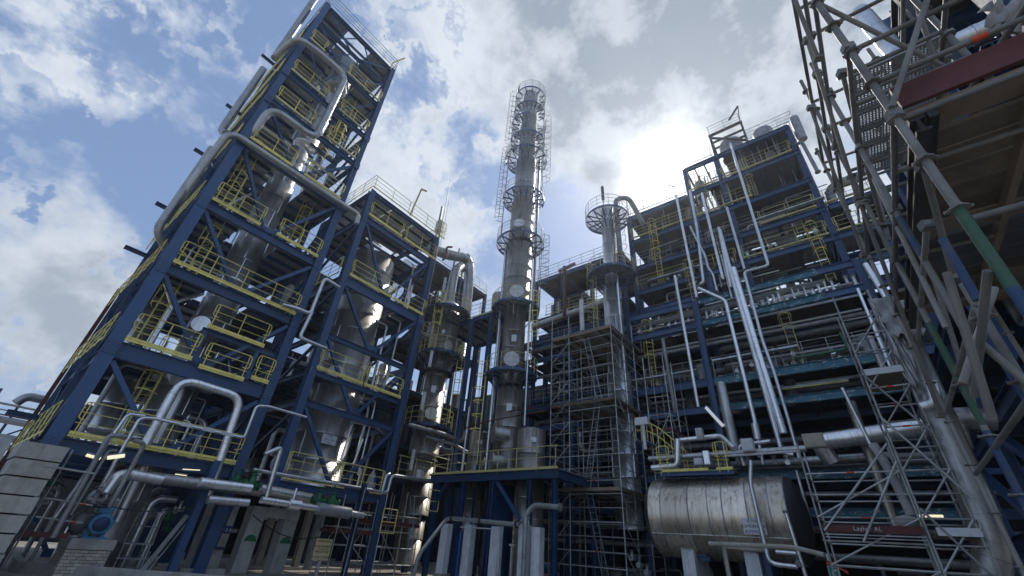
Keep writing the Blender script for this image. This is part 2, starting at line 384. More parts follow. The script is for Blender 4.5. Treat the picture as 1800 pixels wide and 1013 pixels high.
def ringdeck(par, x, y, z, ri, ro, a0=0., a1=360., m=BLUE, rm=DYEL, rails=True, brk=8, bh=.8, post=30, grate=DECK, opened=False, h=1.08):
    a0, a1 = math.radians(a0), math.radians(a1); full = a1 - a0 > 6.2
    if full: a1 = a0 + 2 * math.pi
    n = max(8, int((a1 - a0) / .17)); A = [a0 + (a1 - a0) * i / n for i in range(n + 1)]
    P = lambda r, a, z: V((x + math.cos(a) * r, y + math.sin(a) * r, z))
    mb = MB()
    if opened:
        rr = ri + .05
        while rr < ro:
            for a, b in zip(A, A[1:]): mb.bar(P(rr, a, z - .015), P(rr, b, z - .015), .022, .03)
            rr += .085
        for a in A[::2]: mb.bar(P(ri, a, z - .035), P(ro, a, z - .035), .02, .012)
    for a, b in () if opened else zip(A, A[1:]):
        vs = [P(ri, a, z), P(ro, a, z), P(ro, b, z), P(ri, b, z)]; vb = [v - V((0, 0, .03)) for v in vs]
        mb.add(vs + vb, [(0, 1, 2, 3), (7, 6, 5, 4), (1, 5, 6, 2), (0, 3, 7, 4)])
    pl = obj('platform', mb, grate, par)
    eb = MB()
    for a, b in zip(A, A[1:]): eb.bar(P(ro, a, z - .06), P(ro, b, z - .06), .03, .2)
    obj('edge_beam', eb, m, pl)
    for i in range(brk):
        a = a0 + (a1 - a0) * ((i + .5) / brk)
        obj('bracket', MB().bar(P(ri - .02, a, z - .1), P(ro - .03, a, z - .1), .06, .1).bar(P(ri, a, z - bh), P(ro - .1, a, z - .15), .06, .06), m, pl)
    if rails:
        ro_ = None
        for hh, rr in ((h, .022), (h * .66, .016), (h * .33, .016)):
            rb = MB().path([P(ro, a, z + hh) for a in A], rr, 5, .01, 1)
            q_ = obj('mid_rail' if ro_ else 'ring_railing', rb, rm, ro_ or par); ro_ = ro_ or q_
        k = max(2, round(math.degrees(a1 - a0) / post))
        for i in range(k + (0 if full else 1)):
            a = a0 + (a1 - a0) * i / k; stick('post', P(ro, a, z - .1), P(ro, a, z + h), .022, rm, ro_)
    return pl
def manway(par, p, d, r=.35, L=.35, m=CLAD, cover=CLAD):
    p, d = V(p), V(d).normalized()
    o = stick('nozzle', p, p + d * L, r, m, par, 20); 
    stick('manway_cover', p + d * L, p + d * (L + .06), r * 1.25, cover, par, 20)
def text(par, s, c, size, xdir, ydir, m, align='CENTER'):
    cv = bpy.data.curves.new('lettering', 'FONT'); cv.body = s; cv.size = size; cv.align_x = align; cv.align_y = 'CENTER'; cv.extrude = .002
    tmp = bpy.data.objects.new('tmp', cv); me = bpy.data.meshes.new_from_object(tmp); bpy.data.objects.remove(tmp)
    me.name = 'lettering'; me.materials.clear(); me.materials.append(m)
    x, y = V(xdir).normalized(), V(ydir).normalized(); z = x.cross(y); c = V(c)
    return obj('lettering', None, m, par, me, Matrix(((x.x, y.x, z.x, c.x), (x.y, y.y, z.y, c.y), (x.z, y.z, z.z, c.z), (0, 0, 0, 1))))
def plate(par, c, w, h, xdir, ydir, m, lines=(), im=BINK, name='nameplate', size=None, t=.02):
    x, y = V(xdir).normalized(), V(ydir).normalized(); z = x.cross(y); c = V(c)
    o = obj(name, MB().prism([(-w / 2, -h / 2), (w / 2, -h / 2), (w / 2, h / 2), (-w / 2, h / 2)], c - z * t, c, x, y), m, par)
    k = len(lines)
    for i, s in enumerate(lines):
        text(o, s, c + y * (h * (.5 - (i + .5) / k)) + z * .004, (size or h / k * .75), x, y, im)
    return o
def struct(name, mb, m): return tag(obj(name, mb, m), kind='structure')
# ------------------------------------------------------------------ ground
struct('ground', MB().box((-260, -260, -.3), (300, 300, 0)), GROUND)
kerb = MB()
for a, b in (((3.0, 21.3), (9.0, 15.0)), ((3.0, 21.3), (3.3, 26.5))):
    kerb.bar((*a, .15), (*b, .15), .22, .3)
struct('containment_kerb', kerb, CONC)
struct('plinth', MB().box((9.0, 24.2, 0), (16.5, 30.0, .12)).box((7.4, 21.3, 0), (9.0, 23.9, .18)), CONC)

# ------------------------------------------------------------------ left tower
TX0, TX1, TY0, TY1 = 2.0, 7.95, 21.2, 29.0
T = thing('steel_tower', 'tallest blue steel tower at left with yellow railings and a slim silver column', 'tower', (5, 25, 0))
for x in (TX0, TX1):
    for y in (TY0, 25.1, TY1):
        big = .44 if y == TY0 else .36
        obj('column', MB().ibeam((x, y, 0), (x, y, 19.2), big, big, .035, (0, 1, 0)), BLUE, T)
        obj('column', MB().ibeam((x, y, 19.2), (x, y, 34.2), big * .8, big * .8, .03, (0, 1, 0)), BLUE, T)
LV = [3.85, 7.4, 11.1, 14.8, 19.3, 22.95, 25.75, 29.45, 34.1]
for i, z in enumerate(LV):
    h = .62 if i == 1 else .45 if i < 5 else .32
    for y in (TY0, 25.1, TY1): obj('beam', MB().ibeam((TX0 + .2, y - (.04 if y == TY0 else 0), z - h / 2 - .04), (TX1 - .2, y - (.04 if y == TY0 else 0), z - h / 2 - .04), h, .22), BLUE, T)
    for x in (TX0, TX1): obj('beam', MB().ibeam((x, TY0 + .2, z - h / 2 - .04), (x, TY1 - .2, z - h / 2 - .04), h, .22), BLUE, T)
for z in (31.85,): 
    for y in (TY0, TY1): obj('beam', MB().ibeam((TX0, y, z), (TX1, y, z), .25, .2), BLUE, T)
hole = (4.98, 22.95, 1.0)
for i, z in enumerate(LV):
    if i == 8:
        deckplates(T, TX0, TX1, TY0, TY1, z, None, nx=3, ny=4, skip=((1, 0), (2, 3))); continue
    if i >= 5: deckplates(T, TX0, TX1 if i == 7 else 5.2, TY0, TY1, z, hole, nx=3, ny=4, skip=((2, 0),) if i != 7 else ((1, 0), (0, 3))); continue
    if i == 0: deckplates(T, TX0, TX1, TY0, TY0 + 2.2, z, None, nx=3, ny=1); continue
    deckplates(T, TX0, TX1, TY0, TY1, z, hole, nx=3, ny=4, skip=((2, 3),))
for a, b in zip(LV[1:6], [11.1, 14.8, 19.3, 22.95]):
    chevron(T, TX0, TX1, b - .6, a + .05, TY0)
    chevron(T, TX0, TX1, b - .6, a + .05, TY1)
chevron(T, TX0, TX1, 6.6, 3.9, TY0)
for a, b in ((29.45, 31.8), (31.9, 34.0), (25.75, 29.3)):
    for y in (TY0, TY1):
        for s in (-1, 1):
            xm = 5; obj('brace', MB().bar((xm + s * 2.8, y, b), (xm + s * .3, y, a), .1, .1), BLUE, T)
            obj('brace', MB().bar((xm + s * .2, y, b), (xm + s * 1.5, y, a), .07, .07), BLUE, T)
for x in (TX0, TX1):
    for a, b in zip(LV, LV[1:]):
        for yy, y2 in ((TY0, 25.1), (TY1, 25.1)):
            obj('brace', MB().ibeam((x, yy, b - .5), (x, y2, a), .14, .14, .02, (1, 0, 0)), BLUE, T)
F = TY0 - .28
for pts in (((2.25, F, 3.95), (7.7, F, 3.95)), ((2.2, F, 7.5), (4.5, F, 7.5)), ((4.85, F, 7.3), (6.7, F, 7.3)), ((6.95, F, 7.5), (7.75, F, 7.5)),
            ((4.45, F, 9.05), (6.95, F, 9.05)), ((2.2, F, 11.2), (7.75, F, 11.2)), ((2.2, F, 14.9), (4.5, F, 14.9)), ((5.35, F, 14.9), (7.75, F, 14.9)),
            ((2.2, F, 19.4), (4.6, F, 19.4)), ((5.3, F, 19.4), (7.75, F, 19.4)), ((2.2, F, 23.05), (4.5, F, 23.05)), ((5.5, F, 23.05), (7.7, F, 23.05)), ((2.15, F, 25.85), (4.5, F, 25.85)),
            ((5.5, F, 25.85), (7.7, F, 25.85)), ((2.1, F, 29.5), (3.2, F, 29.5)), ((5.0, F, 29.5), (7.8, F, 29.5))):
    railing(T, pts)
    obj('edge_plate', MB().box((pts[0][0], F - .02, pts[0][2] - .10), (pts[1][0], F + .03, pts[0][2] - .02)), YEL if pts[0][2] < 20 else DECK, T)
def splice(par, x, y, z, w=.40):
    pl = brick('splice_plate', (x, y, z), (w, .02, .55), BLUE, par)
    for a in (-1, 1):
        for b in (-.2, -.07, .07, .2): stick('bolt', (x + a * w * .35, y - .008, z + b), (x + a * w * .35, y - .035, z + b), .016, GALV, par, 6)
for x in (TX0, TX1):
    for z in LV[:7]: splice(T, x, TY0 - .235, z - .35)
railing(T, ((1.85, F, 34.2), (8.1, F, 34.2), (8.1, TY1 + .2, 34.2)), GALV, loops=False)
def splice(par, x, y, z, w=.40):
    pl = brick('splice_plate', (x, y, z), (w, .02, .55), BLUE, par)
    for a in (-1, 1):
        for b in (-.2, -.07, .07, .2): stick('bolt', (x + a * w * .35, y - .008, z + b), (x + a * w * .35, y - .035, z + b), .016, GALV, par, 6)
for x in (TX0, TX1):
    for z in LV[:7]: splice(T, x, TY0 - .235, z - .35)
railing(T, ((1.85, F, 34.2), (1.85, TY1 + .2, 34.2)), GALV, loops=False)
for z in LV[:8]: railing(T, ((1.68, TY0 + .3, z + .05), (1.68, TY1, z + .05)), loops=False)
for z in LV[1:8]: railing(T, ((8.2, TY0 + .3, z + .05), (8.2, TY1, z + .05)), loops=False)
obj('side_girt', MB().bar((1.72, TY1 + .3, 0), (1.72, TY1 + .3, 12.2), .16, .16), RUST, T)
# mezzanine frame at 9 m
obj('mezzanine_beam', MB().ibeam((4.4, TY0, 8.87), (7.8, TY0, 8.87), .24, .14), BLUE, T)
obj('mezzanine_post', MB().ibeam((4.55, TY0, 7.4), (4.55, TY0, 8.8), .16, .16), BLUE, T)
obj('mezzanine_post', MB().ibeam((6.85, TY0, 7.4), (6.85, TY0, 8.8), .16, .16), BLUE, T)
deckplates(T, 4.45, 7.0, TY0, TY0 + 2.2, 9.0, None, nx=2, ny=1)
for (x, y, z0, z1) in ((3.0, 22.4, 14.9, 19.3), (3.2, 22.5, 11.2, 14.9), (2.9, 22.5, 7.5, 11.1), (3.9, 22.3, 3.95, 7.3), (6.2, 22.6, 19.4, 23.0), (6.6, 22.4, 23.0, 25.8), (6.6, 22.6, 25.8, 29.5), (6.9, 23.0, 14.9, 19.2), (7.3, 24, 29.5, 34.1)):
    ladder(T, x, y, z0, z1, (-.5, -.866))
for z in (4.9, 13.2, 16.2, 20.6, 25.0, 31.0):  # pipe bracket arms that stick out of the left side
    obj('bracket_arm', MB().ibeam((2.0, 26.2, z), (.75, 26.2, z), .2, .14), NAVY, T)
obj('hoist_davit', MB().bar((7.9, 21.6, 34.2), (7.9, 21.6, 35.6), .08, .08).bar((7.9, 21.6, 35.6), (8.3, 20.6, 35.9), .08, .08), YEL, T)
chevron(T, TX0, TX1, 3.2, .05, TY1)
# inner column vessel
tv = vessel('column_vessel', 'slim polished silver column rising inside the tallest blue tower', 'vessel', 4.98, 22.95, [(2.2, 11.0, .80, .80), (11.0, 14.7, .74, .74), (14.7, 19.2, .72, .72), (19.2, 22.2, .62, .62)], CLAD, 1.15, 32)
dome(tv, 4.98, 22.95, 22.2, .62, CLAD)
obj('skirt', MB().lathe((4.98, 22.95, 0), [(.9, 0), (.8, 2.2)], 28), DCLAD, tv)
manway(tv, (4.6, 22.4, 9.4), (-.5, -1, 0), .3, .35)
tv2 = vessel('drum_vessel', 'pale silver drum in the upper storeys of the tallest blue tower', 'vessel', 5.2, 23.3, [(23.4, 28.6, .7, .7)], CLAD, 1.2, 28)
dome(tv2, 5.2, 23.3, 28.6, .7, CLAD); dome(tv2, 5.2, 23.3, 23.4, .7, CLAD, up=-1)
tv3 = vessel('drum_vessel', 'dull condenser drum under the roof of the tallest blue tower', 'vessel', 5.3, 23.2, [(29.9, 33.0, .8, .8)], DCLAD, 1., 24)
dome(tv3, 5.3, 23.2, 29.9, .8, DCLAD, up=-1); dome(tv3, 5.3, 23.2, 33.0, .8, DCLAD)
for i, (x, y, z, r, l) in enumerate(((2.9, 24.8, 8.2, .45, 2.4), (2.9, 26.5, 11.9, .40, 2.2), (3.4, 23.8, 4.6, .5, 2.0), (6.9, 26.5, 15.4, .35, 2.8), (3.2, 26.0, 20.0, .4, 2.2), (4.3, 24.2, 29.9, .35, 1.2))):
    w = ('fat silver drum beside the yellow ladder on the second deck of the tallest tower', 'silver drum behind the left railing on the third deck of the tallest tower', 'pale pot vessel behind the lowest yellow walkway of the tallest tower',
         'small silver vessel at the right end of the fourth deck of the tallest tower', 'small drum on the fifth deck of the tallest tower left of its column', 'smallest silver pot under the roof of the tallest tower')[i]
    q = vessel('small_drum', w, 'vessel', x, y, [(z, z + l, r, r)], CLAD, 1., 20, seams=False); dome(q, x, y, z + l, r, CLAD); dome(q, x, y, z, r, CLAD, up=-1)
# pipes of the left tower
P_ = (pipe('long silver pipe hooking over the tallest tower edge, running down across its front', [(1.3, 22.6, 13.5), (1.3, 20.75, 18.8), (9.0, 20.6, 18.82), (9.1, 20.7, 18.2)], .17, DSILV, bands=2.2, bend=.7, n=14),
      pipe('big bent silver pipe looping down the top third of the tallest tower', [(1.25, 22.2, 27.2), (1.5, 20.5, 28.0), (2.6, 20.5, 28.35), (4.95, 20.5, 28.5), (4.95, 20.5, 21.75), (2.25, 20.5, 21.75), (2.25, 21.2, 19.9)], .20, DSILV, bands=2.4, bend=.8, n=14),
      pipe('fat silver riser standing off the top left corner of the tallest tower', [(1.25, 22.2, 27.0), (1.25, 22.2, 36.5)], .21, DSILV, bands=2.5, n=14),
      pipe('short silver riser standing off the left side half way up the tallest tower', [(1.1, 22.2, 25.6), (1.1, 22.2, 19.6), (1.3, 21.2, 18.9)], .19, DSILV, bands=2.5, n=14),
      pipe('silver downcomer on brackets along the lower left side of the tallest tower', [(1.2, 22.0, 18.2), (1.2, 22.0, 12.6), (1.9, 22.4, 12.2)], .17, DSILV, bands=1.6, n=14),
      pipe('stubby grey outlet pipe poking from the left side near the foot of the tallest tower', [(2.6, 31.5, 6.4), (1.2, 31.5, 6.4), (1.0, 31.5, 6.0)], .2, DSILV, bands=0, n=14),
      pipe('thick silver pipe arching below the second beam of the tallest tower', [(4.45, 21.0, 4.0), (4.5, 21.0, 6.62), (6.95, 21.0, 6.55), (7.2, 21.0, 2.6)], .17, CLAD, bands=1.0, bend=.6, n=14),
      pipe('thick silver riser behind the arching pipe at the foot of the tallest tower', [(4.95, 22.0, 1.5), (4.95, 22.0, 6.5)], .2, CLAD, bands=.9, n=14),
      pipe('thin silver pipe with white tags running along the lowest walkway of the tallest tower', [(3.72, 20.3, 2.6), (3.74, 20.2, 4.75), (4.1, 20.2, 4.83), (7.4, 20.2, 4.83), (7.38, 20.2, 6.2), (7.9, 20.2, 6.3), (9.7, 20.2, 6.28)], .06, PIPE, bands=0, bend=.16),
      pipe('thin silver pipe bent over the yellow rail, left of the tagged pipe', [(3.0, 20.2, 1.5), (3.36, 20.2, 4.8), (3.85, 20.2, 4.84)], .055, PIPE, bands=0, bend=.16),
      pipe('grey pipe with a hooked top rising past the walkway left of the pump', [(3.1, 19.5, 1.0), (3.07, 19.5, 3.95), (3.55, 19.5, 3.98)], .075, GPIPE, bands=0, bend=.15),
      pipe('grey pipe with a hooked top rising right of the pump', [(4.03, 19.5, 1.9), (4.1, 19.5, 3.88), (3.75, 19.5, 3.92)], .07, GPIPE, bands=0, bend=.15),
      pipe('thin grey hooked pipe beside a lamp above the pump', [(3.25, 19.7, 1.6), (3.3, 19.7, 3.5), (3.5, 19.7, 3.55)], .04, GPIPE, bands=0, bend=.12),
      pipe('fat silver elbow pipe leading right from above the blue motor', [(3.86, 20.0, 2.3), (3.95, 20.0, 2.86), (4.2, 20.0, 2.92), (5.2, 20.0, 2.88)], .17, CLAD, bands=.8, n=16, bend=.4),
      pipe('fat dull header pipe behind the blue foot brace, left half', [(5.0, 20.6, 2.95), (9.0, 20.6, 3.0)], .2, DCLAD, bands=.9, n=16),
      pipe('fat bright silver header pipe in front of the concrete portal', [(6.4, 20.0, 2.98), (8.3, 20.0, 3.02)], .175, CLAD, bands=.9, n=16),
      pipe('short bright silver header pipe just below the other header by the portal', [(6.9, 20.0, 2.45), (8.4, 20.0, 2.5)], .15, CLAD, bands=.7, n=16),
      pipe('square-jogged silver pipe linking the tallest tower to the middle tower', [(6.9, 20.6, 11.2), (7.6, 20.5, 11.3), (8.3, 20.5, 11.3), (8.35, 20.5, 13.6), (9.3, 20.5, 13.5)], .10, PIPE, bands=0, bend=.25),
      pipe('lower silver pipe hooked from the jog to the middle tower', [(8.35, 20.5, 11.5), (8.2, 20.5, 9.9), (9.7, 20.5, 9.9)], .10, PIPE, bands=0, bend=.25))
for x in (5.2, 6.0, 6.7): brick('pipe_tag', (x, 20.13, 4.83), (.42, .03, .12), WHITE, P_[8])
for i in range(16):
    x, y = R.uniform(3.0, 7.4), R.uniform(22.6, 27); q_ = R.randrange(7); z = LV[q_] + .3
    pipe('thin riser standing on the %s deck of the tallest tower' % ('first', 'second', 'third', 'fourth', 'fifth', 'sixth', 'seventh')[q_], [(x, y, z), (x, y, z + R.uniform(1.5, 3.2)), (x + R.choice((-1, 1)) * .8, y, z + 3.3)], R.choice((.05, .07, .1)), R.choice((PIPE, GPIPE, PIPE)), 'thin risers inside the tallest tower', bands=0)
for i in range(14):
    y = 22.3 + R.uniform(0, 5); q_ = R.choice((1, 2, 3, 4, 5, 6)); z = LV[q_] - R.uniform(.4, .9)
    pipe('horizontal pipe slung under the %s deck of the tallest tower' % ('second', 'third', 'fourth', 'fifth', 'sixth', 'seventh')[q_ - 1], [(R.uniform(2.4, 4), y, z), (R.uniform(5.6, 7.7), y, z)], R.choice((.06, .09, .12)), R.choice((PIPE, GPIPE, DCLAD)), 'pipes slung under decks of the tallest tower', bands=0)

# ------------------------------------------------------------------ middle tower
SX0, SX1, SY0, SY1 = 9.65, 15.65, 21.2, 27.2
S = thing('steel_tower', 'shorter blue steel framed tower in the middle left holding one fat silver vessel', 'tower', (12.6, 24, 0))
for x in (SX0, SX1):
    for y in (SY0, SY1): obj('column', MB().ibeam((x, y, 3.0 if y == SY0 and x == SX0 else 0), (x, y, 21.8), .38, .38, .035, (0, 1, 0)), BLUE, S)
SL = [3.6, 8.9, 14.85, 19.65, 21.8]
for z, h in ((3.6, .3), (7.35, .32), (8.9, .26), (11.1, .3), (14.85, .62), (19.6, .45), (21.85, .3)):
    for y in (SY0, SY1): obj('beam', MB().ibeam((SX0 + .18, y - .03, z - h / 2 - .04), (SX1 - .18, y - .03, z - h / 2 - .04), h, .2), BLUE, S)
    for x in (SX0, SX1): obj('beam', MB().ibeam((x, SY0 + .18, z - h / 2 - .04), (x, SY1 - .18, z - h / 2 - .04), h, .2), BLUE, S)
for z in (8.9, 14.85): deckplates(S, SX0, SX1, SY0, SY1, z, (12.6, 23.8, 1.75), nx=3, ny=3)
deckplates(S, SX0, SX1, SY0, SY1, 19.65, (12.6, 23.8, .9), nx=3, ny=3, skip=((2, 0),))
deckplates(S, SX0, SX1, SY0, SY1, 21.85, None, nx=3, ny=3, m=PALE, jm=BLUE, skip=((2, 2),))
deckplates(S, SX0, SX1, SY0, SY0 + 1.3, 3.6, None, nx=3, ny=1)
for b, a in ((19.2, 14.95), (14.2, 11.15), (10.8, 7.4), (7.0, 3.7)): chevron(S, SX0, SX1, b, a, SY0, w=.16)
for x in (SX0, SX1):
    for b, a in ((19.2, 14.95), (14.2, 11.15), (10.8, 7.4), (7.0, 3.7)): obj('brace', MB().ibeam((x, SY0, b), (x, SY1, a), .14, .14, .02, (1, 0, 0)), BLUE, S)
for a in range(5): obj('brace', MB().bar((SX0 + .3 + a * 1.15, SY0, 19.7), (SX0 + 1.3 + a * 1.15, SY0 + .02, 21.6), .05, .05), BLUE, S)
G = SY0 - .25
for pts in (((9.85, G, 3.75), (12.55, G, 3.75)), ((12.65, G, 3.75), (15.4, G, 3.75)), ((9.75, G, 9.0), (12.6, G, 9.0)), ((12.7, G, 9.0), (15.35, G, 9.0)), ((9.85, G, 14.95), (13.0, G, 14.95)), ((13.1, G, 14.95), (15.75, G, 14.95)),
            ((9.8, G, 19.75), (12.6, G, 19.75)), ((12.8, G, 19.75), (15.75, G, 19.75))):
    railing(S, pts); obj('edge_plate', MB().box((pts[0][0], G - .02, pts[0][2] - .10), (pts[1][0], G + .03, pts[0][2] - .02)), YEL, S)
for x in (SX0, SX1):
    for z in (8.7, 14.5, 19.3): splice(S, x, SY0 - .205, z, .34)
railing(S, ((SX0 - .2, SY1, 21.95), (SX0 - .2, G, 21.95), (12.7, G, 21.95)), DYEL, loops=False); railing(S, ((12.8, G, 21.95), (15.8, G, 21.95), (15.8, SY1, 21.95)), DYEL, loops=False)
railing(S, ((9.4, SY0 + .2, 14.95), (9.4, 26.5, 14.95)))
obj('davit', MB().bar((12.8, 21.0, 21.9), (13.2, 21.0, 24.9), .09, .09).bar((13.2, 21.0, 24.9), (13.2, 20.3, 24.3), .12, .12), DYEL, S)
obj('lightning_rod', MB().tube((15.85, 21.0, 20), (15.75, 21.0, 28.2), .05, 6, True, .02), GALV, S)
obj('lightning_rod', MB().tube((16.2, 21.2, 21), (16.2, 21.2, 26.3), .025, 5), GALV, S)
obj('lamp_post', MB().tube((15.7, 21.3, 21.8), (15.7, 21.3, 25.2), .09, 8).box((15.6, 21.1, 22.6), (16.05, 21.5, 23.6)), GALV, S)
railing(S, ((15.5, G, 22.0), (16.3, G, 22.0)), YEL, h=1.5, post=.4)
for k in (10.8, 14.2): stick('conduit', (SX1 + .25, SY0 - .2, 3.8), (SX1 + .25, SY0 - .2, 21.5), .03, GALV, S)
sv = vessel('fat_vessel', 'fat silver reactor vessel standing inside the middle blue tower', 'vessel', 12.6, 23.8, [(3.6, 9.0, 1.58, 1.58), (9.2, 15.0, 1.48, 1.48), (15.2, 18.4, 1.5, 1.5)], REACT, 1.25, 40)
dome(sv, 12.6, 23.8, 18.4, 1.5, REACT, .8); dome(sv, 12.6, 23.8, 3.62, 1.58, DCLAD, .9, -1)
obj('support_band', MB().lathe((12.6, 23.8, 0), [(1.5, 9.0), (1.68, 9.0), (1.68, 9.2), (1.5, 9.2)], 36), DARK, sv)
manway(sv, (11.7, 22.6, 9.5), (-.5, -1, 0), .38, .35, REACT, PALE); manway(sv, (10.9, 23.2, 4.5), (-1, -.6, 0), .42, .45, DCLAD, PALE); manway(sv, (13.5, 22.7, 16.2), (.6, -1, 0), .33, .3, REACT, REACT)
for i in range(4):
    a = i * 1.57 + .6; obj('leg', MB().ibeam((12.6 + 1.3 * math.cos(a), 23.8 + 1.3 * math.sin(a), .1), (12.6 + 1.3 * math.cos(a), 23.8 + 1.3 * math.sin(a), 3.8), .3, .3), CONC, sv)
plate(sv, (12.25, 22.16, 5.95), .85, .48, (1, .0, 0), (0, 0, 1), PALE, ('K-302', 'REACTOR', 'VAT'), t=.03)
for i, (x, y, r, z0, z1, w) in enumerate(((14.9, 22.1, .06, 10.2, 14.3, 'thin silver riser right of the fat vessel, below its topmost railing'), (14.4, 22.0, .05, 4.5, 8.6, 'thin silver riser right of the fat vessel on the lowest deck'),
        (15.1, 22.4, .07, 15, 19.2, 'silver riser at the right end of the railed deck high on the middle tower'), (14.0, 22.2, .06, 9, 13.6, 'thin silver riser in front of the fat vessel'),
        (14.8, 23.2, .09, 3.8, 8.6, 'thicker silver riser behind the right foot brace of the middle tower'))):
    pipe(w, [(x, y, z0), (x, y, z1), (x - .9, y + .1, z1 + .05)], r, PIPE, bands=0)
for i in range(22):
    x, y = R.uniform(13.9, 15.4), R.uniform(21.8, 26.8); z = R.choice((3.8, 9, 15))
    pipe('%s flanged riser in the right-hand cluster of the middle tower' % {3.8: 'lowest', 9: 'middle-level', 15: 'top-level'}[z], [(x, y, z), (x, y, z + R.uniform(1.2, 3.6))], R.choice((.03, .05, .08)), R.choice((PIPE, GPIPE)), 'risers in the pipe cluster of the middle tower', bands=0, flange=True)
pipe('bent silver pipe with two elbows in front of the fat vessel above the lowest deck', [(12.9, 21.6, 5.0), (13.0, 21.6, 7.0), (14.6, 21.7, 7.1), (15.4, 21.8, 6.9)], .05, PIPE, bands=0)
pipe('short silver pipe elbow left of the pipe cluster above the lowest deck', [(13.0, 21.6, 4.9), (13.7, 21.6, 4.9), (13.9, 21.6, 6.3)], .055, PIPE, bands=0)
q = vessel('small_drum', 'small silver filter pot standing in the right bay of the middle tower', 'vessel', 15.0, 23, [(9.3, 11.3, .28, .28)], CLAD, .6, 18, seams=False); dome(q, 15, 23, 11.3, .28, CLAD)
bag = thing('wrapped_instrument', 'instrument wrapped in blue-printed white bag on lowest deck of middle tower', 'wrapped instrument', (14.9, 21.3, 3.65))
obj('bag', MB().lathe((14.9, 21.35, 0), [(.28, 3.65), (.26, 4.1), (.2, 4.5), (.06, 4.75), (.03, 4.9)], 12), CLOTH, bag)
obj('blue_print', MB().box((14.85, 21.06, 4.2), (14.99, 21.08, 4.5)).box((14.85, 21.05, 3.75), (14.98, 21.07, 3.95)), BINK, bag)
# long pipes in front of the middle tower
pipe('long bright silver pipe running right below the lowest yellow railing of the middle tower', [(8.2, 20.2, 3.72), (15.1, 20.0, 3.68), (15.15, 20.0, 4.55), (17.9, 20.0, 4.7)], .085, CLAD, bands=0, bend=.22)
pipe('silver stub rising beside the jog in the long bright pipe', [(14.75, 20.0, 3.6), (14.8, 20.0, 4.5), (15.05, 20.1, 4.6)], .08, PIPE, bands=0, bend=.2)
pipe('slanting silver riser in front of the left column of the middle tower', [(8.35, 20.0, 4.35), (8.95, 20.0, 4.75), (9.04, 20.0, 2.7)], .10, CLAD, bands=0, bend=.18)
pipe('fat silver header ending in a rounded cap above the white portal leg', [(8.9, 20.6, 3.1), (11.3, 20.6, 3.0)], .2, CLAD, bands=1, n=16)
HP = pipe('silver header with a thicker grey lagged section in front of the middle tower foot', [(8.5, 19.2, 2.62), (13.4, 19.2, 2.5)], .13, CLAD, bands=1.1, n=16)
stick('lagged_section', (10.95, 19.2, 2.56), (12.6, 19.2, 2.52), .24, GPIPE, HP, 20); ring('lagged_section', (9.9, 19.2, 2.59), (1, 0, 0), .2, .5, CLAD, HP, 16); stick('vent', (9.8, 19.2, 2.6), (9.8, 19.2, 3.2), .05, CLAD, HP)
dome(HP, 0, 0, 0, .01, CLAD)

def valve(label, x, y, z, s=.3, m=GREEN, group=None, par=None):
    t = thing('valve', label, 'valve', (x, y, z), group)
    obj('body', MB().lathe((x, y, z), [(0, -s * .9), (s * .55, -s * .9), (s * .6, -s * .6), (s * .35, -s * .3), (s * .6, 0), (s * .35, s * .4), (s * .3, s * .9), (s * .5, s * .95), (s * .5, s * 1.05), (0, s * 1.1)], 12), m, t)
    stick('flange', (x - s, y, z - s * .3), (x - s * .85, y, z - s * .3), s * .6, m, t, 12); stick('flange', (x + s * .85, y, z - s * .3), (x + s, y, z - s * .3), s * .6, m, t, 12)
    stick('neck', (x - s, y, z - s * .3), (x + s, y, z - s * .3), s * .35, m, t, 12)
    hb = MB(); k = 12
    for i in range(k):
        a, b = 2 * math.pi * i / k, 2 * math.pi * (i + 1) / k
        hb.tube((x + s * .7 * math.cos(a), y + s * .7 * math.sin(a), z + s * 1.4), (x + s * .7 * math.cos(b), y + s * .7 * math.sin(b), z + s * 1.4), s * .06, 4, False)
        if i % 4 == 0: hb.tube((x, y, z + s * 1.4), (x + s * .7 * math.cos(a), y + s * .7 * math.sin(a), z + s * 1.4), s * .05, 4, False)
    hb.tube((x, y, z + s), (x, y, z + s * 1.5), s * .07, 5)
    obj('handwheel', hb, m, t)
    return t
valve('green valve on the silver header beside the concrete portal', 8.35, 20.2, 3.25, .32)
valve('second green valve just left of the one by the portal top', 8.0, 20.9, 3.35, .26)
valve('left green valve of the pair above the lagged pipe section', 11.2, 19.7, 3.0, .3)
valve('right green valve of the pair above the lagged pipe section', 11.9, 19.7, 2.98, .3)

# ------------------------------------------------------------------ concrete portals and foot of the left towers
def portal(label, x0, x1, y, ht, w=.6, beam=.4, marks=True, m=CONC, y1=None):
    t = thing('concrete_portal', label, 'concrete frame', ((x0 + x1) / 2, y, 0))
    for x in (x0, x1):
        lg = obj('leg', MB().box((x - w / 2, y, 0), (x + w / 2, y + .6, ht - beam)), m, t)
        if marks:
            obj('green_mark', MB().prism([(.26 * math.cos(math.pi * i / 10), .26 * math.sin(math.pi * i / 10)) for i in range(11)], (x + .02, y - .004, ht * .46), (x + .02, y - .012, ht * .46), V((1, 0, 0)), V((0, 0, 1))), GREEN, lg)
    obj('crossbeam', MB().box((x0 - w / 2, y - .02, ht - beam), (x1 + w / 2, y + .62, ht)), m, t)
    return t
portal('concrete portal with green half-round marks at the foot of the left towers', 9.85, 11.45, 22, 2.5, .62)
pr = thing('concrete_pier', 'concrete pier with two blue plates of white arrow marks', 'concrete pier', (8.45, 22, 0))
obj('pier', MB().box((7.95, 22, 0), (8.95, 22.8, 2.6)), CONC, pr)
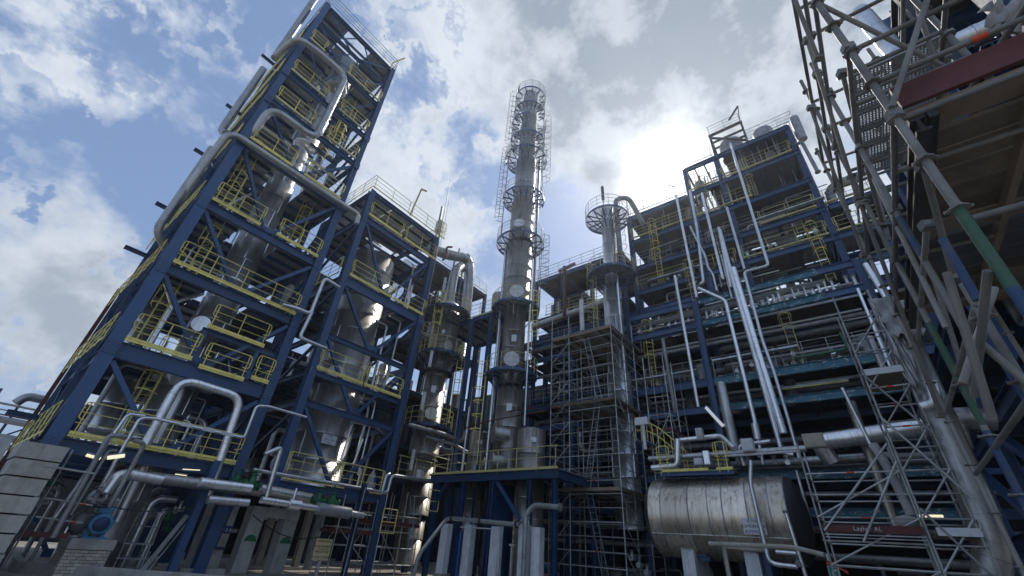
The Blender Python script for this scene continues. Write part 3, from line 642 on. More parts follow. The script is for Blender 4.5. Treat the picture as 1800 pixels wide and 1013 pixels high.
for x0, x1, c in ((7.93, 8.38, 0), (8.52, 8.97, 1)):
    bp_ = obj('blue_plate', MB().box((x0, 21.96, 1.38), (x1, 21.995, 1.66)), NAVY, pr)
    am = MB()
    for i in range(3):
        xx = x0 + .06 + i * .14
        am.bar((xx, 21.955, 1.56), (xx + .08, 21.955, 1.53), .03, .005, (0, 1, 0)); am.bar((xx + .08, 21.955, 1.53), (xx, 21.955, 1.44), .03, .005, (0, 1, 0))
    obj('arrow_marks', am, WHITE, bp_)
obj('blue_base_band', MB().box((7.93, 21.95, .8), (8.97, 21.99, .9)), NAVY, pr)
obj('blue_strut', MB().ibeam((8.5, 21.9, .9), (8.62, 21.9, 2.7), .12, .12), BLUE, pr)
bs = thing('blue_foot_brace', 'slanting bright blue foot brace left of the concrete pier', 'steel brace', (7.05, 21, 0))
obj('beam', MB().ibeam((7.0, 20.95, 0.0), (7.0, 20.95, 3.9), .26, .26, .03, (0, 1, 0)), BLUE, bs); obj('base_plate', MB().box((6.8, 20.75, 0), (7.2, 21.15, .03)), BLUE, bs)
ps = thing('pipe_support_post', 'tall thin dark blue pipe support post right of the cream sign', 'steel post', (13.42, 20, 0))
obj('post', MB().ibeam((13.4, 19.7, 0), (13.4, 19.7, 3.9), .2, .2, .02, (0, 1, 0)), NAVY, ps); stick('galvanised_tube', (13.25, 19.5, 0), (13.35, 19.5, 3.7), .03, SCAF, ps); obj('crossarm', MB().ibeam((12.4, 19.8, 3.5), (13.8, 19.8, 3.5), .2, .15), NAVY, ps)
# stepped concrete stair block at left edge
blk = thing('concrete_stair_block', 'grey stepped concrete panel block at the lower left corner', 'concrete block', (1.8, 19.5, 0))
for i in range(7):
    z1 = 3.35 - i * .46; obj('panel', MB().box((1.25 + i * .03, 19.0 - (i % 2) * .03, z1 - .43), (2.27 - (i % 3) * .02, 21.2, z1 - .012)), CONC, blk)
stick('handrail', (1.9, 18.6, 2.75), (3.1, 18.6, 2.72), .03, SCAF, blk); obj('side_wall', MB().prism([(18.0, 0), (24, 0), (24, 3.9), (21.3, 3.5)], (.85, 0, 0), (1.15, 0, 0), V((0, 1, 0)), V((0, 0, 1))), CONC, blk)
# pump and its brick pedestal
pp = thing('pump_pedestal', 'buff brick pedestal with smooth concrete cap under the blue motor', 'pedestal', (4.2, 20.6, 0))
obj('core', MB().box((3.68, 20.02, 0), (4.72, 21.4, .72)), MORT, pp)
obj('cap', MB().box((3.62, 19.96, .72), (4.78, 21.45, 1.0)), CONC, pp)
for j in range(8):
    z = .045 + j * .088; o = (j % 2) * .11
    for i in range(-1, 6):
        a, b = max(3.66, 3.66 + i * .22 + o), min(4.74, 3.66 + (i + 1) * .22 + o - .012)
        if b - a > .03: brick('brick', ((a + b) / 2, 20.03 + R.uniform(-.004, .004), z), (b - a, .06, .074), BRICK, pp)
        a, b = max(20.0, 20.0 + i * .22 + o), min(21.4, 20.0 + (i + 1) * .22 + o - .012)
        if b - a > .03: brick('brick', (3.67, (a + b) / 2, z), (.06, b - a, .074), BRICK, pp)
pm = thing('pump_motor', 'round blue electric pump motor on the brick pedestal', 'pump motor', (4.2, 20.5, 1.0))
obj('housing', MB().lathe((4.2, 20.2, 1.42), [(0, 0), (.27, 0), (.31, .03), (.31, .12), (.26, .14), (.26, .8), (.2, .86), (0, .86)], 28, 'y'), MBLUE, pm)
obj('fan_cover', MB().lathe((4.2, 20.17, 1.42), [(0, 0), (.20, 0), (.22, .03)], 24, 'y'), NAVY, pm)
for i in range(18):
    a = i * math.pi / 9; c, s_ = math.cos(a), math.sin(a); obj('cooling_fin', MB().bar((4.2 + c * .28, 20.38, 1.42 + s_ * .28), (4.2 + c * .28, 20.98, 1.42 + s_ * .28), .012, .05, (c, 0, s_)), MBLUE, pm)
obj('foot', MB().box((3.9, 20.3, 1.0), (4.5, 20.9, 1.06)).box((3.95, 20.35, 1.06), (4.05, 20.85, 1.25)).box((4.35, 20.35, 1.06), (4.45, 20.85, 1.25)), MBLUE, pm)
obj('terminal_box', MB().box((4.0, 20.4, 1.74), (4.38, 20.75, 1.92)), MBLUE, pm)
pu = thing('pump', 'grey pump casing with bolted flange left of the blue motor', 'pump', (3.9, 21.4, 1.0))
obj('casing', MB().lathe((3.95, 21.3, 1.45), [(0, 0), (.2, 0), (.34, .1), (.34, .35), (.2, .45), (0, .45)], 20, 'y'), GPIPE, pu)
obj('suction', MB().path([(3.95, 21.45, 1.5), (3.95, 21.45, 2.1), (3.9, 20.6, 2.4)], .13, 12), GPIPE, pu); ring('flange', (3.93, 21.2, 2.2), (0, -1, .4), .26, .08, GPIPE, pu)
valve('dark bolted valve above the blue motor', 3.72, 20.3, 2.15, .22, GPIPE)
for (x, w) in ((2.6, 'dusty grey hand valve by the red scaffold board'), (3.35, 'dusty grey hand valve between the scaffold board and the pump')): valve(w, x, 21.2, 1.9, .2, GPIPE)
sb = thing('red_scaffold_board', 'red toe board hanging between tubes left of the pump', 'scaffold board', (3.0, 20, 1.0))
obj('board', MB().box((2.5, 19.96, .98), (3.5, 20.0, 1.12)), RUST, sb)
for z in (1.45, 1.95): stick('tube', (2.55, 20.05, z + .04), (3.7, 20.05, z - .04), .024, SCAF, sb); ring('orange_band', (3.45, 20.05, z - .03), (1, 0, 0), .027, .14, RED, sb)
stick('standard', (2.5, 20.1, .3), (2.5, 20.1, 3.4), .024, SCAF, sb)
st_ = thing('small_step_platform', 'small grey step platform with hooped handrail right of the pump', 'step platform', (5.8, 21.5, 0))
for z, n_ in ((.9, 'tread'), (.45, 'tread')): obj(n_, MB().box((5.35, 21.5, z - .04), (6.25, 22.3, z)), GALV, st_)
obj('handrail', MB().path([(5.35, 21.5, .9), (5.38, 21.5, 1.92), (6.15, 21.5, 1.92), (6.22, 21.5, .9)], .022, 6, .1).path([(5.36, 21.5, 1.45), (6.2, 21.5, 1.42)], .018, 5), SCAF, st_)
for x in (5.4, 6.2):
    for y in (21.55, 22.25): stick('leg', (x, y, 0), (x, y, .9), .025, GALV, st_)
obj('stringer', MB().bar((6.2, 21.4, 0), (6.9, 21.4, 1.9), .05, .15).bar((6.4, 21.4, 0), (7.1, 21.4, 1.9), .03, .05), SCAF, st_)
# cream sign
cs = thing('warning_sign', 'cream no-entry sign board with black lettering on a grey post', 'sign', (12.3, 20, 0))
obj('post', MB().box((12.2, 20.03, 0), (12.34, 20.13, 1.0)), CONC, cs)
plate(cs, (12.22, 20.0, 1.06), .80, .80, (1, 0, 0), (0, 0, 1), SIGNY, ('VERBODEN', 'TE BETREDEN !', 'MELDEN BIJ', 'DE WACHTCHEF'), INK, 'sign_board', .125)
obj('rule_line', MB().box((11.95, 19.985, 1.055), (12.5, 19.996, 1.07)), INK, cs)
# luminaires
def lum(label, p, q, m=LAMP, r=.045):
    t = thing('tube_light', label, 'light', p); p, q = V(p), V(q)
    stick('diffuser', p, q, r, m, t, 8); obj('housing', MB().bar(p + V((0, 0, r + .03)), q + V((0, 0, r + .03)), .1, .04), GALV, t)
lum('lit tube light over the blue motor, left one', (2.95, 20.6, 3.35), (3.35, 20.6, 3.3)); lum('lit tube light by the hooked pipe over the pump', (3.35, 19.6, 3.28), (3.75, 19.6, 3.42), r=.06)
lum('lit tube light under the walkway left of the foot brace', (6.0, 21.2, 3.42), (6.6, 21.2, 3.48), r=.06); lum('lower of the two tube lights left of the foot brace', (5.9, 21.4, 3.2), (6.3, 21.4, 3.2), r=.05)
lum('long lit tube under the roof beam of the middle tower, left', (11.0, 22.8, 19.3), (12.3, 22.8, 19.3), LAMPW); lum('long lit tube under the roof beam of the middle tower, right', (14.2, 22.4, 19.2), (15.3, 22.4, 19.2), LAMPW)
lum('lit tube between the two left towers under the fourth deck', (8.6, 23.5, 17.2), (9.1, 23.5, 17.3), LAMPW)
lum('slanted white tube lamp in front of the teal pipe rack', (24.9, 5.9, 9.1), (24.9, 5.2, 8.0), LAMPW, .09)
lum('yellow lit tube deep behind the lower right scaffold', (24, -1.2, 3.75), (24, -2.0, 3.75)); lum('yellow lit tube at the right edge, upper one', (14, -3.6, 4.4), (14, -4.2, 4.4)); lum('yellow lit tube at the right edge, lower one', (14, -3.25, 2.55), (14, -3.75, 2.55))
lum('long yellow strip on the fourth beam of the teal rack', (25.8, 2.1, 9.85), (25.8, -.8, 9.85), DYEL, .05)
# ------------------------------------------------------------------ second column (left of the tall stack)
c2x, c2y = 19.2, 22.5
c2 = vessel('column_vessel', 'stubby dark metal column with round railed platforms between middle tower and tall stack', 'vessel', c2x, c2y,
            [(0.5, 3.0, .8, .8), (3.0, 5.9, .92, .92), (5.9, 6.5, .78, .78), (6.5, 7.6, .98, .98), (7.6, 8.1, .9, .9), (8.5, 11.8, .78, .78), (11.8, 12.6, .78, 1.0), (12.6, 17.4, 1.03, 1.03)], STAIN, 1.15, 32)
dome(c2, c2x, c2y, 17.4, 1.03, DCLAD, .7); dome(c2, c2x, c2y, 6.5, .98, DCLAD, .3, -1)
for z, r0 in ((12.1, 1.08), (8.3, 1.0), (15.9, 1.1), (6.1, 1.02)): obj('stiffener_ring', MB().lathe((c2x, c2y, 0), [(.7, z - .06), (r0, z - .06), (r0, z + .06), (.7, z + .06)], 30), DARK, c2)
ringdeck(c2, c2x, c2y, 17.0, 1.05, 1.85, 0, 360, NAVY, DYEL, brk=10); ringdeck(c2, c2x, c2y, 13.4, 1.0, 1.62, 120, 420, NAVY, DYEL, brk=8, bh=1.2); ringdeck(c2, c2x, c2y, 8.2, .85, 1.62, 150, 400, NAVY, DYEL, brk=8)
railing(c2, ((16.15, 21.0, 4.75), (18.8, 21.0, 4.75)), DYEL, loops=False); brick('floor_plate', (17.5, 22.0, 4.7), (2.7, 2.2, .06), NAVY, c2)
ladder(c2, 20.1, 21.5, 8.7, 13.3, (.7, -.7)); ladder(c2, 17.9, 22.0, 13.2, 17.0, (-.7, -.7))
manway(c2, (19.0, 21.7, 13.95), (-.3, -1, 0), .3, .2, DCLAD, STAIN); manway(c2, (18.6, 21.8, 8.9), (-.6, -1, 0), .32, .25, DCLAD, STAIN)
for z, s in ((15.0, .2), (10.6, .3), (5.2, .28)): plate(c2, (c2x - .75, c2y - .78, z), s, s * 1.6, (.7, -.7, 0), (0, 0, 1), PALE, t=.02)
c2p = pipe('big dull pipe rising from the top of the stubby column', [(19.2, 22.5, 17.8), (19.2, 22.5, 21.2), (20.3, 23.0, 22.6), (20.9, 23.4, 22.8)], .38, DCLAD, bands=.8, n=18, bend=1.1)
pipe('U-shaped fat duct elbow above the stubby column', [(16.2, 23.8, 22.5), (19.4, 23.4, 23.3), (21.4, 23.3, 24.2), (21.8, 23.3, 21.5), (21.9, 23.3, 17.2)], .45, DCLAD, bands=.7, n=18, bend=1.4)
pipe('thin wavy pipe with hanging valve left of the big U duct', [(18.2, 22.2, 23.0), (17.6, 22.2, 22.6), (17.9, 22.2, 21.9), (17.5, 22.2, 21.2)], .09, RUST, bands=0, bend=.3)
for z in (18.9, 12.6, 9.6, 5.9):  # white sight tubes left of the column
    t = thing('level_gauge', 'white level gauge tube left of the stubby column at %s' % {18.9: 'its very top', 12.6: 'mid height', 9.6: 'the second platform', 5.9: 'its foot'}[z], 'gauge', (17.75, 21.8, z))
    obj('tube', MB().box((17.7, 21.75, z - .6), (17.9, 21.85, z + .6)), PALE, t); stick('arm', (17.8, 21.8, z + .4), (18.6, 22.2, z + .4), .03, GALV, t)
pipe('grey pipe loop slung under the lowest ring platform of the stubby column', [(16.6, 21.3, 7.7), (18.9, 20.6, 7.6), (20.8, 20.6, 7.5), (20.9, 20.6, 8.2)], .12, GPIPE, bands=0, bend=.4)
pipe('second grey pipe loop just below the first at the stubby column', [(17.8, 20.9, 7.2), (19.9, 20.4, 7.1), (21.6, 20.4, 6.8)], .10, GPIPE, bands=0, bend=.4)
# ------------------------------------------------------------------ tall central stack column
kx, ky = 21.0, 17.0
K = vessel('tall_column', 'tallest slender column in the centre, silver below and dark above, ringed by platforms', 'column', kx, ky,
           [(3.0, 10.6, .83, .83), (10.9, 16.0, .78, .78), (16.0, 16.8, .78, 1.05), (16.9, 22.6, 1.05, 1.05), (23.0, 27.3, 1.0, 1.0), (27.3, 33.0, .93, .90), (33.0, 38.0, .82, .80), (38.0, 43.4, .78, .76)], STAIN, 1.2, 32)
dome(K, kx, ky, 43.4, .76, DCLAD)
for o in list(K.children):
    if o.name.startswith('cladding_ring') and o.data.vertices[0].co.z > 27: o.material_slots[0].link = 'OBJECT'; o.material_slots[0].material = DCLAD
obj('skirt', MB().lathe((kx, ky, 0), [(1.05, .4), (.9, 3.0)], 30), NAVY, K)
for z, a0, a1, ro, rm in ((11.55, 0, 360, 1.75, DYEL), (16.75, 0, 360, 1.75, DYEL), (22.9, 0, 360, 1.95, GALV), (27.9, 60, 330, 1.85, GALV), (33.1, 20, 350, 1.95, GALV), (35.6, 90, 330, 1.7, GALV), (38.2, -60, 220, 1.75, GALV), (40.3, 100, 330, 1.6, GALV), (42.8, 0, 360, 1.6, GALV)):
    lo = z < 20
    ringdeck(K, kx, ky, z, 1.0 if z > 16 else .85, ro, a0, a1, BLUE, rm, brk=12, bh=1.1 if z < 34 else .7, post=28, opened=z > 22)
ladder(K, 20.9, 15.5, 12.2, 16.6, (0, -1), YEL); ladder(K, 20.0, 18.4, 5.8, 11.4, (-.7, .7), YEL, w=.5); ladder(K, 22.1, 15.7, 16.9, 22.8, (.3, -1), GALV)
ladder(K, 19.6, 18.0, 23.0, 33.0, (-.7, .7), GALV); ladder(K, 21.6, 15.5, 28, 38.0, (.4, -1), GALV); ladder(K, 20.0, 18.2, 33.5, 42.6, (-.7, .7), GALV)
stick('vent_pipe', (21.3, 18.0, 3.5), (21.3, 18.0, 43.5), .09, GALV, K, 8); stick('vent_pipe', (20.3, 17.9, 5.0), (20.3, 17.9, 23.5), .1, CLAD, K, 8); stick('vent_pipe', (20.6, 18.0, 9.0), (20.6, 18.0, 15.5), .07, CLAD, K, 8); stick('vent_pipe', (21.9, 16.1, 16.0), (21.9, 16.1, 34), .11, DCLAD, K, 8)
stick('flag_pole', (20.4, 18.2, 42.8), (20.4, 18.2, 46.3), .03, GALV, K); obj('flag', MB().prism([(0, 0), (.12, -.9), (.28, -.1), (.2, .6), (0, .8)], (20.4, 18.2, 45.2), (20.42, 18.2, 45.2), V((0, 1, 0)), V((0, 0, 1))), DARK, K)
manway(K, (20.35, 16.5, 17.55), (-.8, -.62, 0), .42, .5, DCLAD, PALE); manway(K, (20.45, 16.6, 12.3), (-.8, -.62, 0), .42, .5, DCLAD, PALE); manway(K, (20.3, 16.6, 24.2), (-1, -.5, 0), .35, .4, DCLAD, PALE)
for z in (14.0, 26.0, 9.2): plate(K, (kx - .66, ky - .55, z), .34, .5, (.62, -.8, 0), (0, 0, 1), PALE, t=.02)
# low deck in front of the stack with its drums
Dk = thing('equipment_deck', 'blue railed equipment deck at the foot of the tall central column', 'platform', (21, 16.6, 0))
obj('edge_beam', MB().ibeam((19.0, 11.9, 4.95), (19.0, 21.2, 4.95), .42, .2), NAVY, Dk); obj('edge_beam', MB().ibeam((19.1, 21.1, 4.95), (23.2, 21.1, 4.95), .42, .2), NAVY, Dk); obj('edge_beam', MB().ibeam((19.1, 12.0, 4.95), (23.2, 12.0, 4.95), .42, .2), NAVY, Dk)
deckplates(Dk, 19.0, 23.2, 11.9, 21.2, 5.2, None, nx=2, ny=4, jm=NAVY)
railing(Dk, ((18.95, 21.1, 5.22), (18.95, 11.95, 5.22)), DYEL, loops=False, mids=1); railing(Dk, ((18.95, 21.15, 5.22), (22.8, 21.15, 5.22)), DYEL, loops=False, mids=1)
obj('edge_plate', MB().box((18.86, 11.9, 5.17), (18.99, 21.2, 5.24)), DYEL, Dk)
for y in (20.6, 18.4, 16.2, 13.7, 12.2):
    obj('column', MB().ibeam((19.1, y, 0), (19.1, y, 4.72), .24, .24, .03, (0, 1, 0)), NAVY, Dk); obj('column', MB().ibeam((23.0, y, 0), (23.0, y, 4.72), .24, .24, .03, (0, 1, 0)), NAVY, Dk)
obj('brace', MB().ibeam((19.05, 15.9, 4.7), (19.05, 14.2, 2.9), .16, .16), BLUE, Dk); obj('brace', MB().ibeam((19.05, 19.8, 4.7), (19.05, 20.5, 3.6), .14, .14), NAVY, Dk)
for i, (y0, w) in enumerate(((19.0, 'leftmost'), (17.25, 'second'), (15.4, 'third'), (13.65, 'fourth'), (13.0, 'rightmost'))):
    pl = thing('concrete_pillar', '%s white concrete pillar under the blue equipment deck' % w, 'pillar', (19.3, y0, 0))
    obj('shaft', MB().box((18.6 + .15 * (i == 4), y0 - .22, 0), (19.0 + .15 * (i == 4), y0 + .26, 2.55 + (.03 if i != 3 else .1))), WHITE, pl)
    obj('base', MB().box((18.5 + .15 * (i == 4), y0 - .26, 0), (19.08 + .15 * (i == 4), y0 + .31, .3)), CONC, pl)
for w, x, y, r, z1 in (('small upright drum on the blue deck left of the tall column', 20.6, 18.95, .62, 7.8), ('squat upright drum on the blue deck right of the tall column', 20.3, 14.6, .80, 7.5)):
    q = vessel('upright_drum', w, 'vessel', x, y, [(3.0, 5.0, r, r), (5.0, z1, r, r)], STAIN, 1.3, 28); dome(q, x, y, z1, r, DCLAD, .2)
    plate(q, (x - r * .72, y - r * .74, z1 - .6), .3, .26, (.7, -.7, 0), (0, 0, 1), PALE, t=.02)
    obj('skirt', MB().lathe((x, y, 0), [(r, .3), (r, 3.0)], 26), DCLAD, q)
for z, w in ((7.55, 'upper'), (5.95, 'lower')):
    t = thing('manhole_drum', '%s of two round hinged manhole covers in front of the tall column' % w, 'manhole', (19.9, 17.0, z))
    stick('nozzle', (20.6, 16.6, z), (19.9, 17.1, z), .46, DCLAD, t, 24); stick('cover', (19.9, 17.1, z), (19.82, 17.16, z), .58, STAIN, t, 24)
    for k in range(10): stick('bolt', (19.84 + 0, 17.14 + .5 * math.cos(k * .63), z + .5 * math.sin(k * .63)), (19.74, 17.2 + .5 * math.cos(k * .63), z + .5 * math.sin(k * .63)), .03, DARK, t)
pipe('dark red sprinkler ring pipe beside the manhole covers', [(19.6, 19.4, 8.0), (19.5, 17.4, 8.2), (19.6, 16.1, 8.3), (19.7, 13.2, 8.4)], .035, RUST, bands=0)
pipe('upper dark red sprinkler pipe right of the tall column', [(20.0, 16.2, 8.8), (19.7, 14.2, 8.7), (20.2, 14.1, 8.7)], .035, RUST, bands=0)
pipe('thin pale riser in front of the tall column right side', [(19.3, 14.4, 7.6), (19.3, 14.4, 15.6)], .05, PIPE, bands=0); pipe('thin pale riser left of the yellow caged ladder', [(19.7, 19.3, 5.4), (19.7, 19.3, 9.4)], .06, PIPE, bands=0)
pipe('very thin riser between the stubby column and the tall column', [(20.0, 20.6, 5.2), (20.0, 20.6, 13.0)], .03, GALV, bands=0); pipe('bent thin riser between the two columns', [(20.4, 19.9, 7.5), (20.4, 19.9, 11.0)], .04, GALV, bands=0)
# blue tank and pipes under the deck
bt = vessel('blue_tank', 'dark blue upright tank with white label under the equipment deck', 'tank', 20.8, 16.9, [(.3, 2.6, .82, .82), (2.6, 4.7, .82, .82)], NAVY, 4, 28, seams=False)
plate(bt, (19.95, 16.75, 2.05), .42, .48, (0, -1, 0), (0, 0, 1), PALE, ('LOGES', 'LOSSEN', 'STOOM'), t=.02)
plate(bt, (18.8, 13.6, 2.8), .3, .42, (0, -1, 0), (0, 0, 1), PALE, ('A-301', '=='), t=.02)
bp2 = pipe('fat grey pipe sloping up from the ground, then crossing the white pillars', [(17.4, 19.6, 0), (17.4, 19.4, 1.1), (18.0, 18.3, 2.82), (18.0, 13.5, 2.62)], .105, PIPE, bands=0, bend=.35, n=14)
for y in (17.9, 15.9, 13.6): ring('flange', (18.0, y, 2.62 + (y - 13.5) * .042), (0, 1, 0), .17, .07, DARK, bp2)
pipe('grey vertical valve pipe at the right end of the sloping pipe', [(18.3, 13.3, .2), (18.3, 13.3, 3.1), (18.4, 12.9, 3.5), (18.4, 11.4, 3.4)], .12, GPIPE, bands=0, flange=True)
pipe('thin white bent conduit beside the blue tank label', [(18.7, 17.9, 2.45), (18.7, 15.2, 2.42), (18.7, 15.1, .6)], .03, WHITE, bands=0, bend=.08)
mp = thing('mushroom_bollard', 'cream capped standpipe between the third and fourth white pillars', 'standpipe', (18.9, 14.4, 0))
stick('pipe', (18.9, 14.5, 0), (18.9, 14.5, 1.75), .06, BRICK, mp, 10); stick('cap', (18.9, 14.5, 1.75), (18.9, 14.5, 1.84), .16, BRICK, mp, 12)
pipe('thin blue pipe standing left of the second white pillar', [(19.2, 18.3, 0), (19.2, 18.3, 2.3)], .13, BTUBE, bands=0)
for y, h_ in ((12.0, 1.1), (9.5, .9)): pass
# ------------------------------------------------------------------ third column, behind the scaffold
rx, ry = 25.0, 11.0
C3 = vessel('column_vessel', 'slim shiny column with a parapet ring on top, rising out of the central scaffold', 'vessel', rx, ry, [(3, 12, .75, .75), (12, 19.0, .60, .60), (19.2, 26.6, .52, .52)], CLAD, 1.3, 28)
dome(C3, rx, ry, 26.6, .52, DCLAD)
ringdeck(C3, rx, ry, 19.9, .55, 1.8, 0, 360, BLUE, DYEL, brk=12, bh=1.3); ringdeck(C3, rx, ry, 25.7, .55, 1.8, 0, 360, BLUE, GALV, brk=14, bh=1.2, h=1.2, opened=True)
ladder(C3, 24.9, 10.1, 20.0, 25.6, (-.5, -1), GALV); ladder(C3, 24.4, 12.2, 14, 19.8, (-1, .4), DYEL)
stick('vent_pipe', (25.3, 11.8, 8), (25.3, 11.8, 19.5), .12, CLAD, C3, 10); stick('vent_pipe', (24.6, 10.4, 8), (24.6, 10.4, 19.5), .09, CLAD, C3, 10)
stick('lamp_mast', (24.9, 11.2, 26.6), (24.9, 11.2, 29.0), .05, GALV, C3); obj('lamp', MB().box((24.8, 11.1, 28.0), (25.0, 11.3, 29.6)), DARK, C3)
pipe('hooked grey pipe over the top of the slim shiny column', [(25.2, 10.2, 22), (25.2, 10.2, 27.8), (25.6, 9.2, 27.8), (26.8, 8.6, 25.4)], .2, GPIPE, bands=1, bend=.6)
lg = thing('level_gauge', 'white level gauge hanging left of the slim shiny column', 'gauge', (24, 13.1, 17)); obj('tube', MB().box((24.0, 13.0, 15.4), (24.15, 13.3, 18.0)), PALE, lg); stick('arm', (24.1, 13.1, 17), (24.9, 12, 17), .03, GALV, lg)
# ------------------------------------------------------------------ scaffolds
def scaffold(label, xs, ys, z0, z1, lift=2.0, decks=(), toe=RUST, group=None, rails=True, ext=1.0, planks=True, sides='xXyY', braces=True, m=SCAF, r=.03, ladd=None, name='scaffold_tower', skip=(), colours=True):
    t = thing(name, label, 'scaffold', (xs[0], ys[0], z0), group)
    for i, x in enumerate(xs):
        for j, y in enumerate(ys):
            if (i, j) in skip: continue
            s = stick('standard', (x, y, z0), (x, y, z1 + ext), r, m, t)
            z = z0 + .5
            while z < z1:
                if abs((z - z0) / lift - round((z - z0) / lift)) < .13: ring('rosette', (x, y, z), (0, 0, 1), r * 2.2, .012, m, t, 8)
                z += .5
    zs = []; z = z0 + .5
    while z <= z1 + .01: zs.append(z); z += lift / 2
    for k, z in enumerate(zs):
        full = k % 2 == 0
        for j, y in enumerate(ys):
            if (j in (0, len(ys) - 1)) or full:
                for a, b in zip(xs, xs[1:]): stick('ledger', (a, y, z), (b, y, z), r * .8, m, t)
        for i, x in enumerate(xs):
            if (i in (0, len(xs) - 1)) or full:
                for a, b in zip(ys, ys[1:]): stick('ledger', (x, a, z), (x, b, z), r * .8, m, t)
        if colours and R.random() < .25: ring('orange_band', (xs[0], (ys[0] + ys[1]) / 2, z), (0, 1, 0), r * .9, .15, RED, t)
    if braces:
        for k in range(0, len(zs) - 2, 2):
            a, b = ys[-2:]
            stick('brace', (xs[0] - .04, b, zs[k]), (xs[0] - .04, a, zs[k + 2]), r * .8, m, t)
            a, b = xs[:2]; stick('brace', (b, ys[0] - .04, zs[k]), (a, ys[0] - .04, zs[k + 2]), r * .8, m, t)
    for z in decks:
        pw = .32; y = ys[0]
        while y < ys[-1] - .1:
            w = min(pw, ys[-1] - y) - .015
            brick('plank', ((xs[0] + xs[-1]) / 2, y + w / 2 + .005, z + R.uniform(0, .01)), (xs[-1] - xs[0], w, .045), WOOD if R.random() < .8 else DECK, t); y += pw
        obj('toe_board', MB().box((xs[0] - .06, ys[0], z), (xs[0] - .035, ys[-1], z + .16)), toe, t); obj('toe_board', MB().box((xs[0], ys[0] - .06, z), (xs[-1], ys[0] - .035, z + .16)), toe if R.random() < .6 else WOOD, t)
    if ladd:
        for (x, y, za, zb, dy) in ladd:
            mb = MB()
            for s in (0, .35): mb.bar((x + s * .0, y + s, za), (x, y + s + dy, zb), .05, .03)
            k = int((zb - za) / .3)
            for i in range(1, k): mb.tube((x, y + dy * i / k, za + (zb - za) * i / k), (x, y + .35 + dy * i / k, za + (zb - za) * i / k), .014, 5, False)
            obj('ladder', mb, GALV, t)
    return t
scaffold('big tube scaffold with plank decks wrapped around the slim shiny column in the centre', (22.0, 23.6, 25.4, 27.0), (10.0, 13.05, 14.4), 0, 14.6, 1.3, toe=WOOD, decks=(4.55, 9.3, 13.9), ladd=((22.4, 11.0, .1, 4.5, .9), (22.4, 12.0, 4.7, 9.2, -.8), (22.4, 11.0, 9.4, 13.8, .8)))
scaffold('narrow scaffold stair tower on the right side of the central scaffold', (23.2, 24.6, 26.0), (7.4, 8.6), 2.0, 9.5, 2.0, decks=(7.6,), ext=2.5)
scaffold('low tangled scaffold with red boards and ladders at the foot of the stubby column', (15.8, 17.2, 18.4), (20.9, 22.3, 23.6), 0, 3.4, 1.5, decks=(2.3,), ladd=((15.9, 21.2, 0, 2.4, .7), (17.8, 20.4, 1.0, 3.9, .6)), ext=.6)
scaffold('low scaffold bay with a red board under the lagged pipe, right of the cream sign', (13.2, 15.2), (20.8, 22.2), 0, 2.9, 1.5, decks=(1.75,), ext=.5)
yg = thing('lime_guard_frame', 'lime-yellow gate frames on the low scaffold by the stubby column', 'guard frame', (17.5, 20.5, 0))
for x, z in ((15.4, 1.9), (18.3, 3.2)):
    obj('frame', MB().path([(x, 20.4, z), (x, 20.4, z + 1.1), (x + .9, 20.4, z + 1.1), (x + .9, 20.4, z), (x, 20.4, z)], .025, 6, .06).tube((x, 20.4, z + .5), (x + .9, 20.4, z + .5), .02, 5), YEL, yg)
# right-hand scaffold stair tower
rs = scaffold('tall scaffold ladder tower at lower right in front of the teal rack', (14.0, 15.6), (-1.62, -.8), 0.3, 8.0, 1.0, decks=(), ext=.6, ladd=None, r=.026)
scaffold('low wide scaffold bay with a red lettered board left of the scaffold ladder tower', (14.05, 15.4), (-.75, 1.17), 0.3, 4.0, 1.0, decks=(), ext=.6, r=.024)
rb_ = thing('lettered_scaffold_board', 'long dark red scaffold board with faint white lettering at lower right', 'scaffold board', (14, .2, 2.6)); obj('board', MB().box((13.93, -.75, 2.48), (13.97, 1.12, 2.64)), RUST, rb_)
text(rb_, 'Layher AL', (13.925, .25, 2.56), .13, (0, -1, 0), (0, 0, 1), PALE); obj('frame', MB().box((13.92, -.75, 2.42), (14.0, 1.12, 2.445)).box((13.92, -.75, 2.36), (14.0, 1.12, 2.38)), GALV, rb_)
for (y0, y1, z, w) in ((-1.6, -.82, 6.2, 'pale edge board at the top landing of the scaffold ladder tower'), (-1.65, -.95, 2.55, 'pale edge board at the lowest landing of the scaffold ladder tower')):
    t = thing('scaffold_board', w, 'scaffold board', (14, y0, z)); obj('board', MB().box((13.9, y0, z - .08), (13.94, y1, z + .08)), PALE, t); obj('planks', MB().box((13.96, y0, z - .05), (15.6, y1, z)), WOOD, t)
for a, b, w in (((13.9, 1.1, 2.5), (13.9, -.7, 4.4), 'long diagonal tube across the low wide scaffold bay'), ((13.9, .4, 2.3), (13.9, -.75, 4.0), 'second diagonal tube beside it in the low wide bay'), ((13.9, -.75, 6.2), (13.9, -1.7, 4.4), 'diagonal tube on the upper scaffold ladder tower'), ((13.9, -.8, 5.0), (13.9, -1.75, 3.2), 'diagonal tube on the middle of the scaffold ladder tower'), ((13.9, -.82, 3.0), (13.9, -1.5, 1.8), 'diagonal tube on the foot of the scaffold ladder tower')):
    o = stick('scaffold_tube', a, b, .026, SCAF, None); tag(o, w, 'scaffold tube')
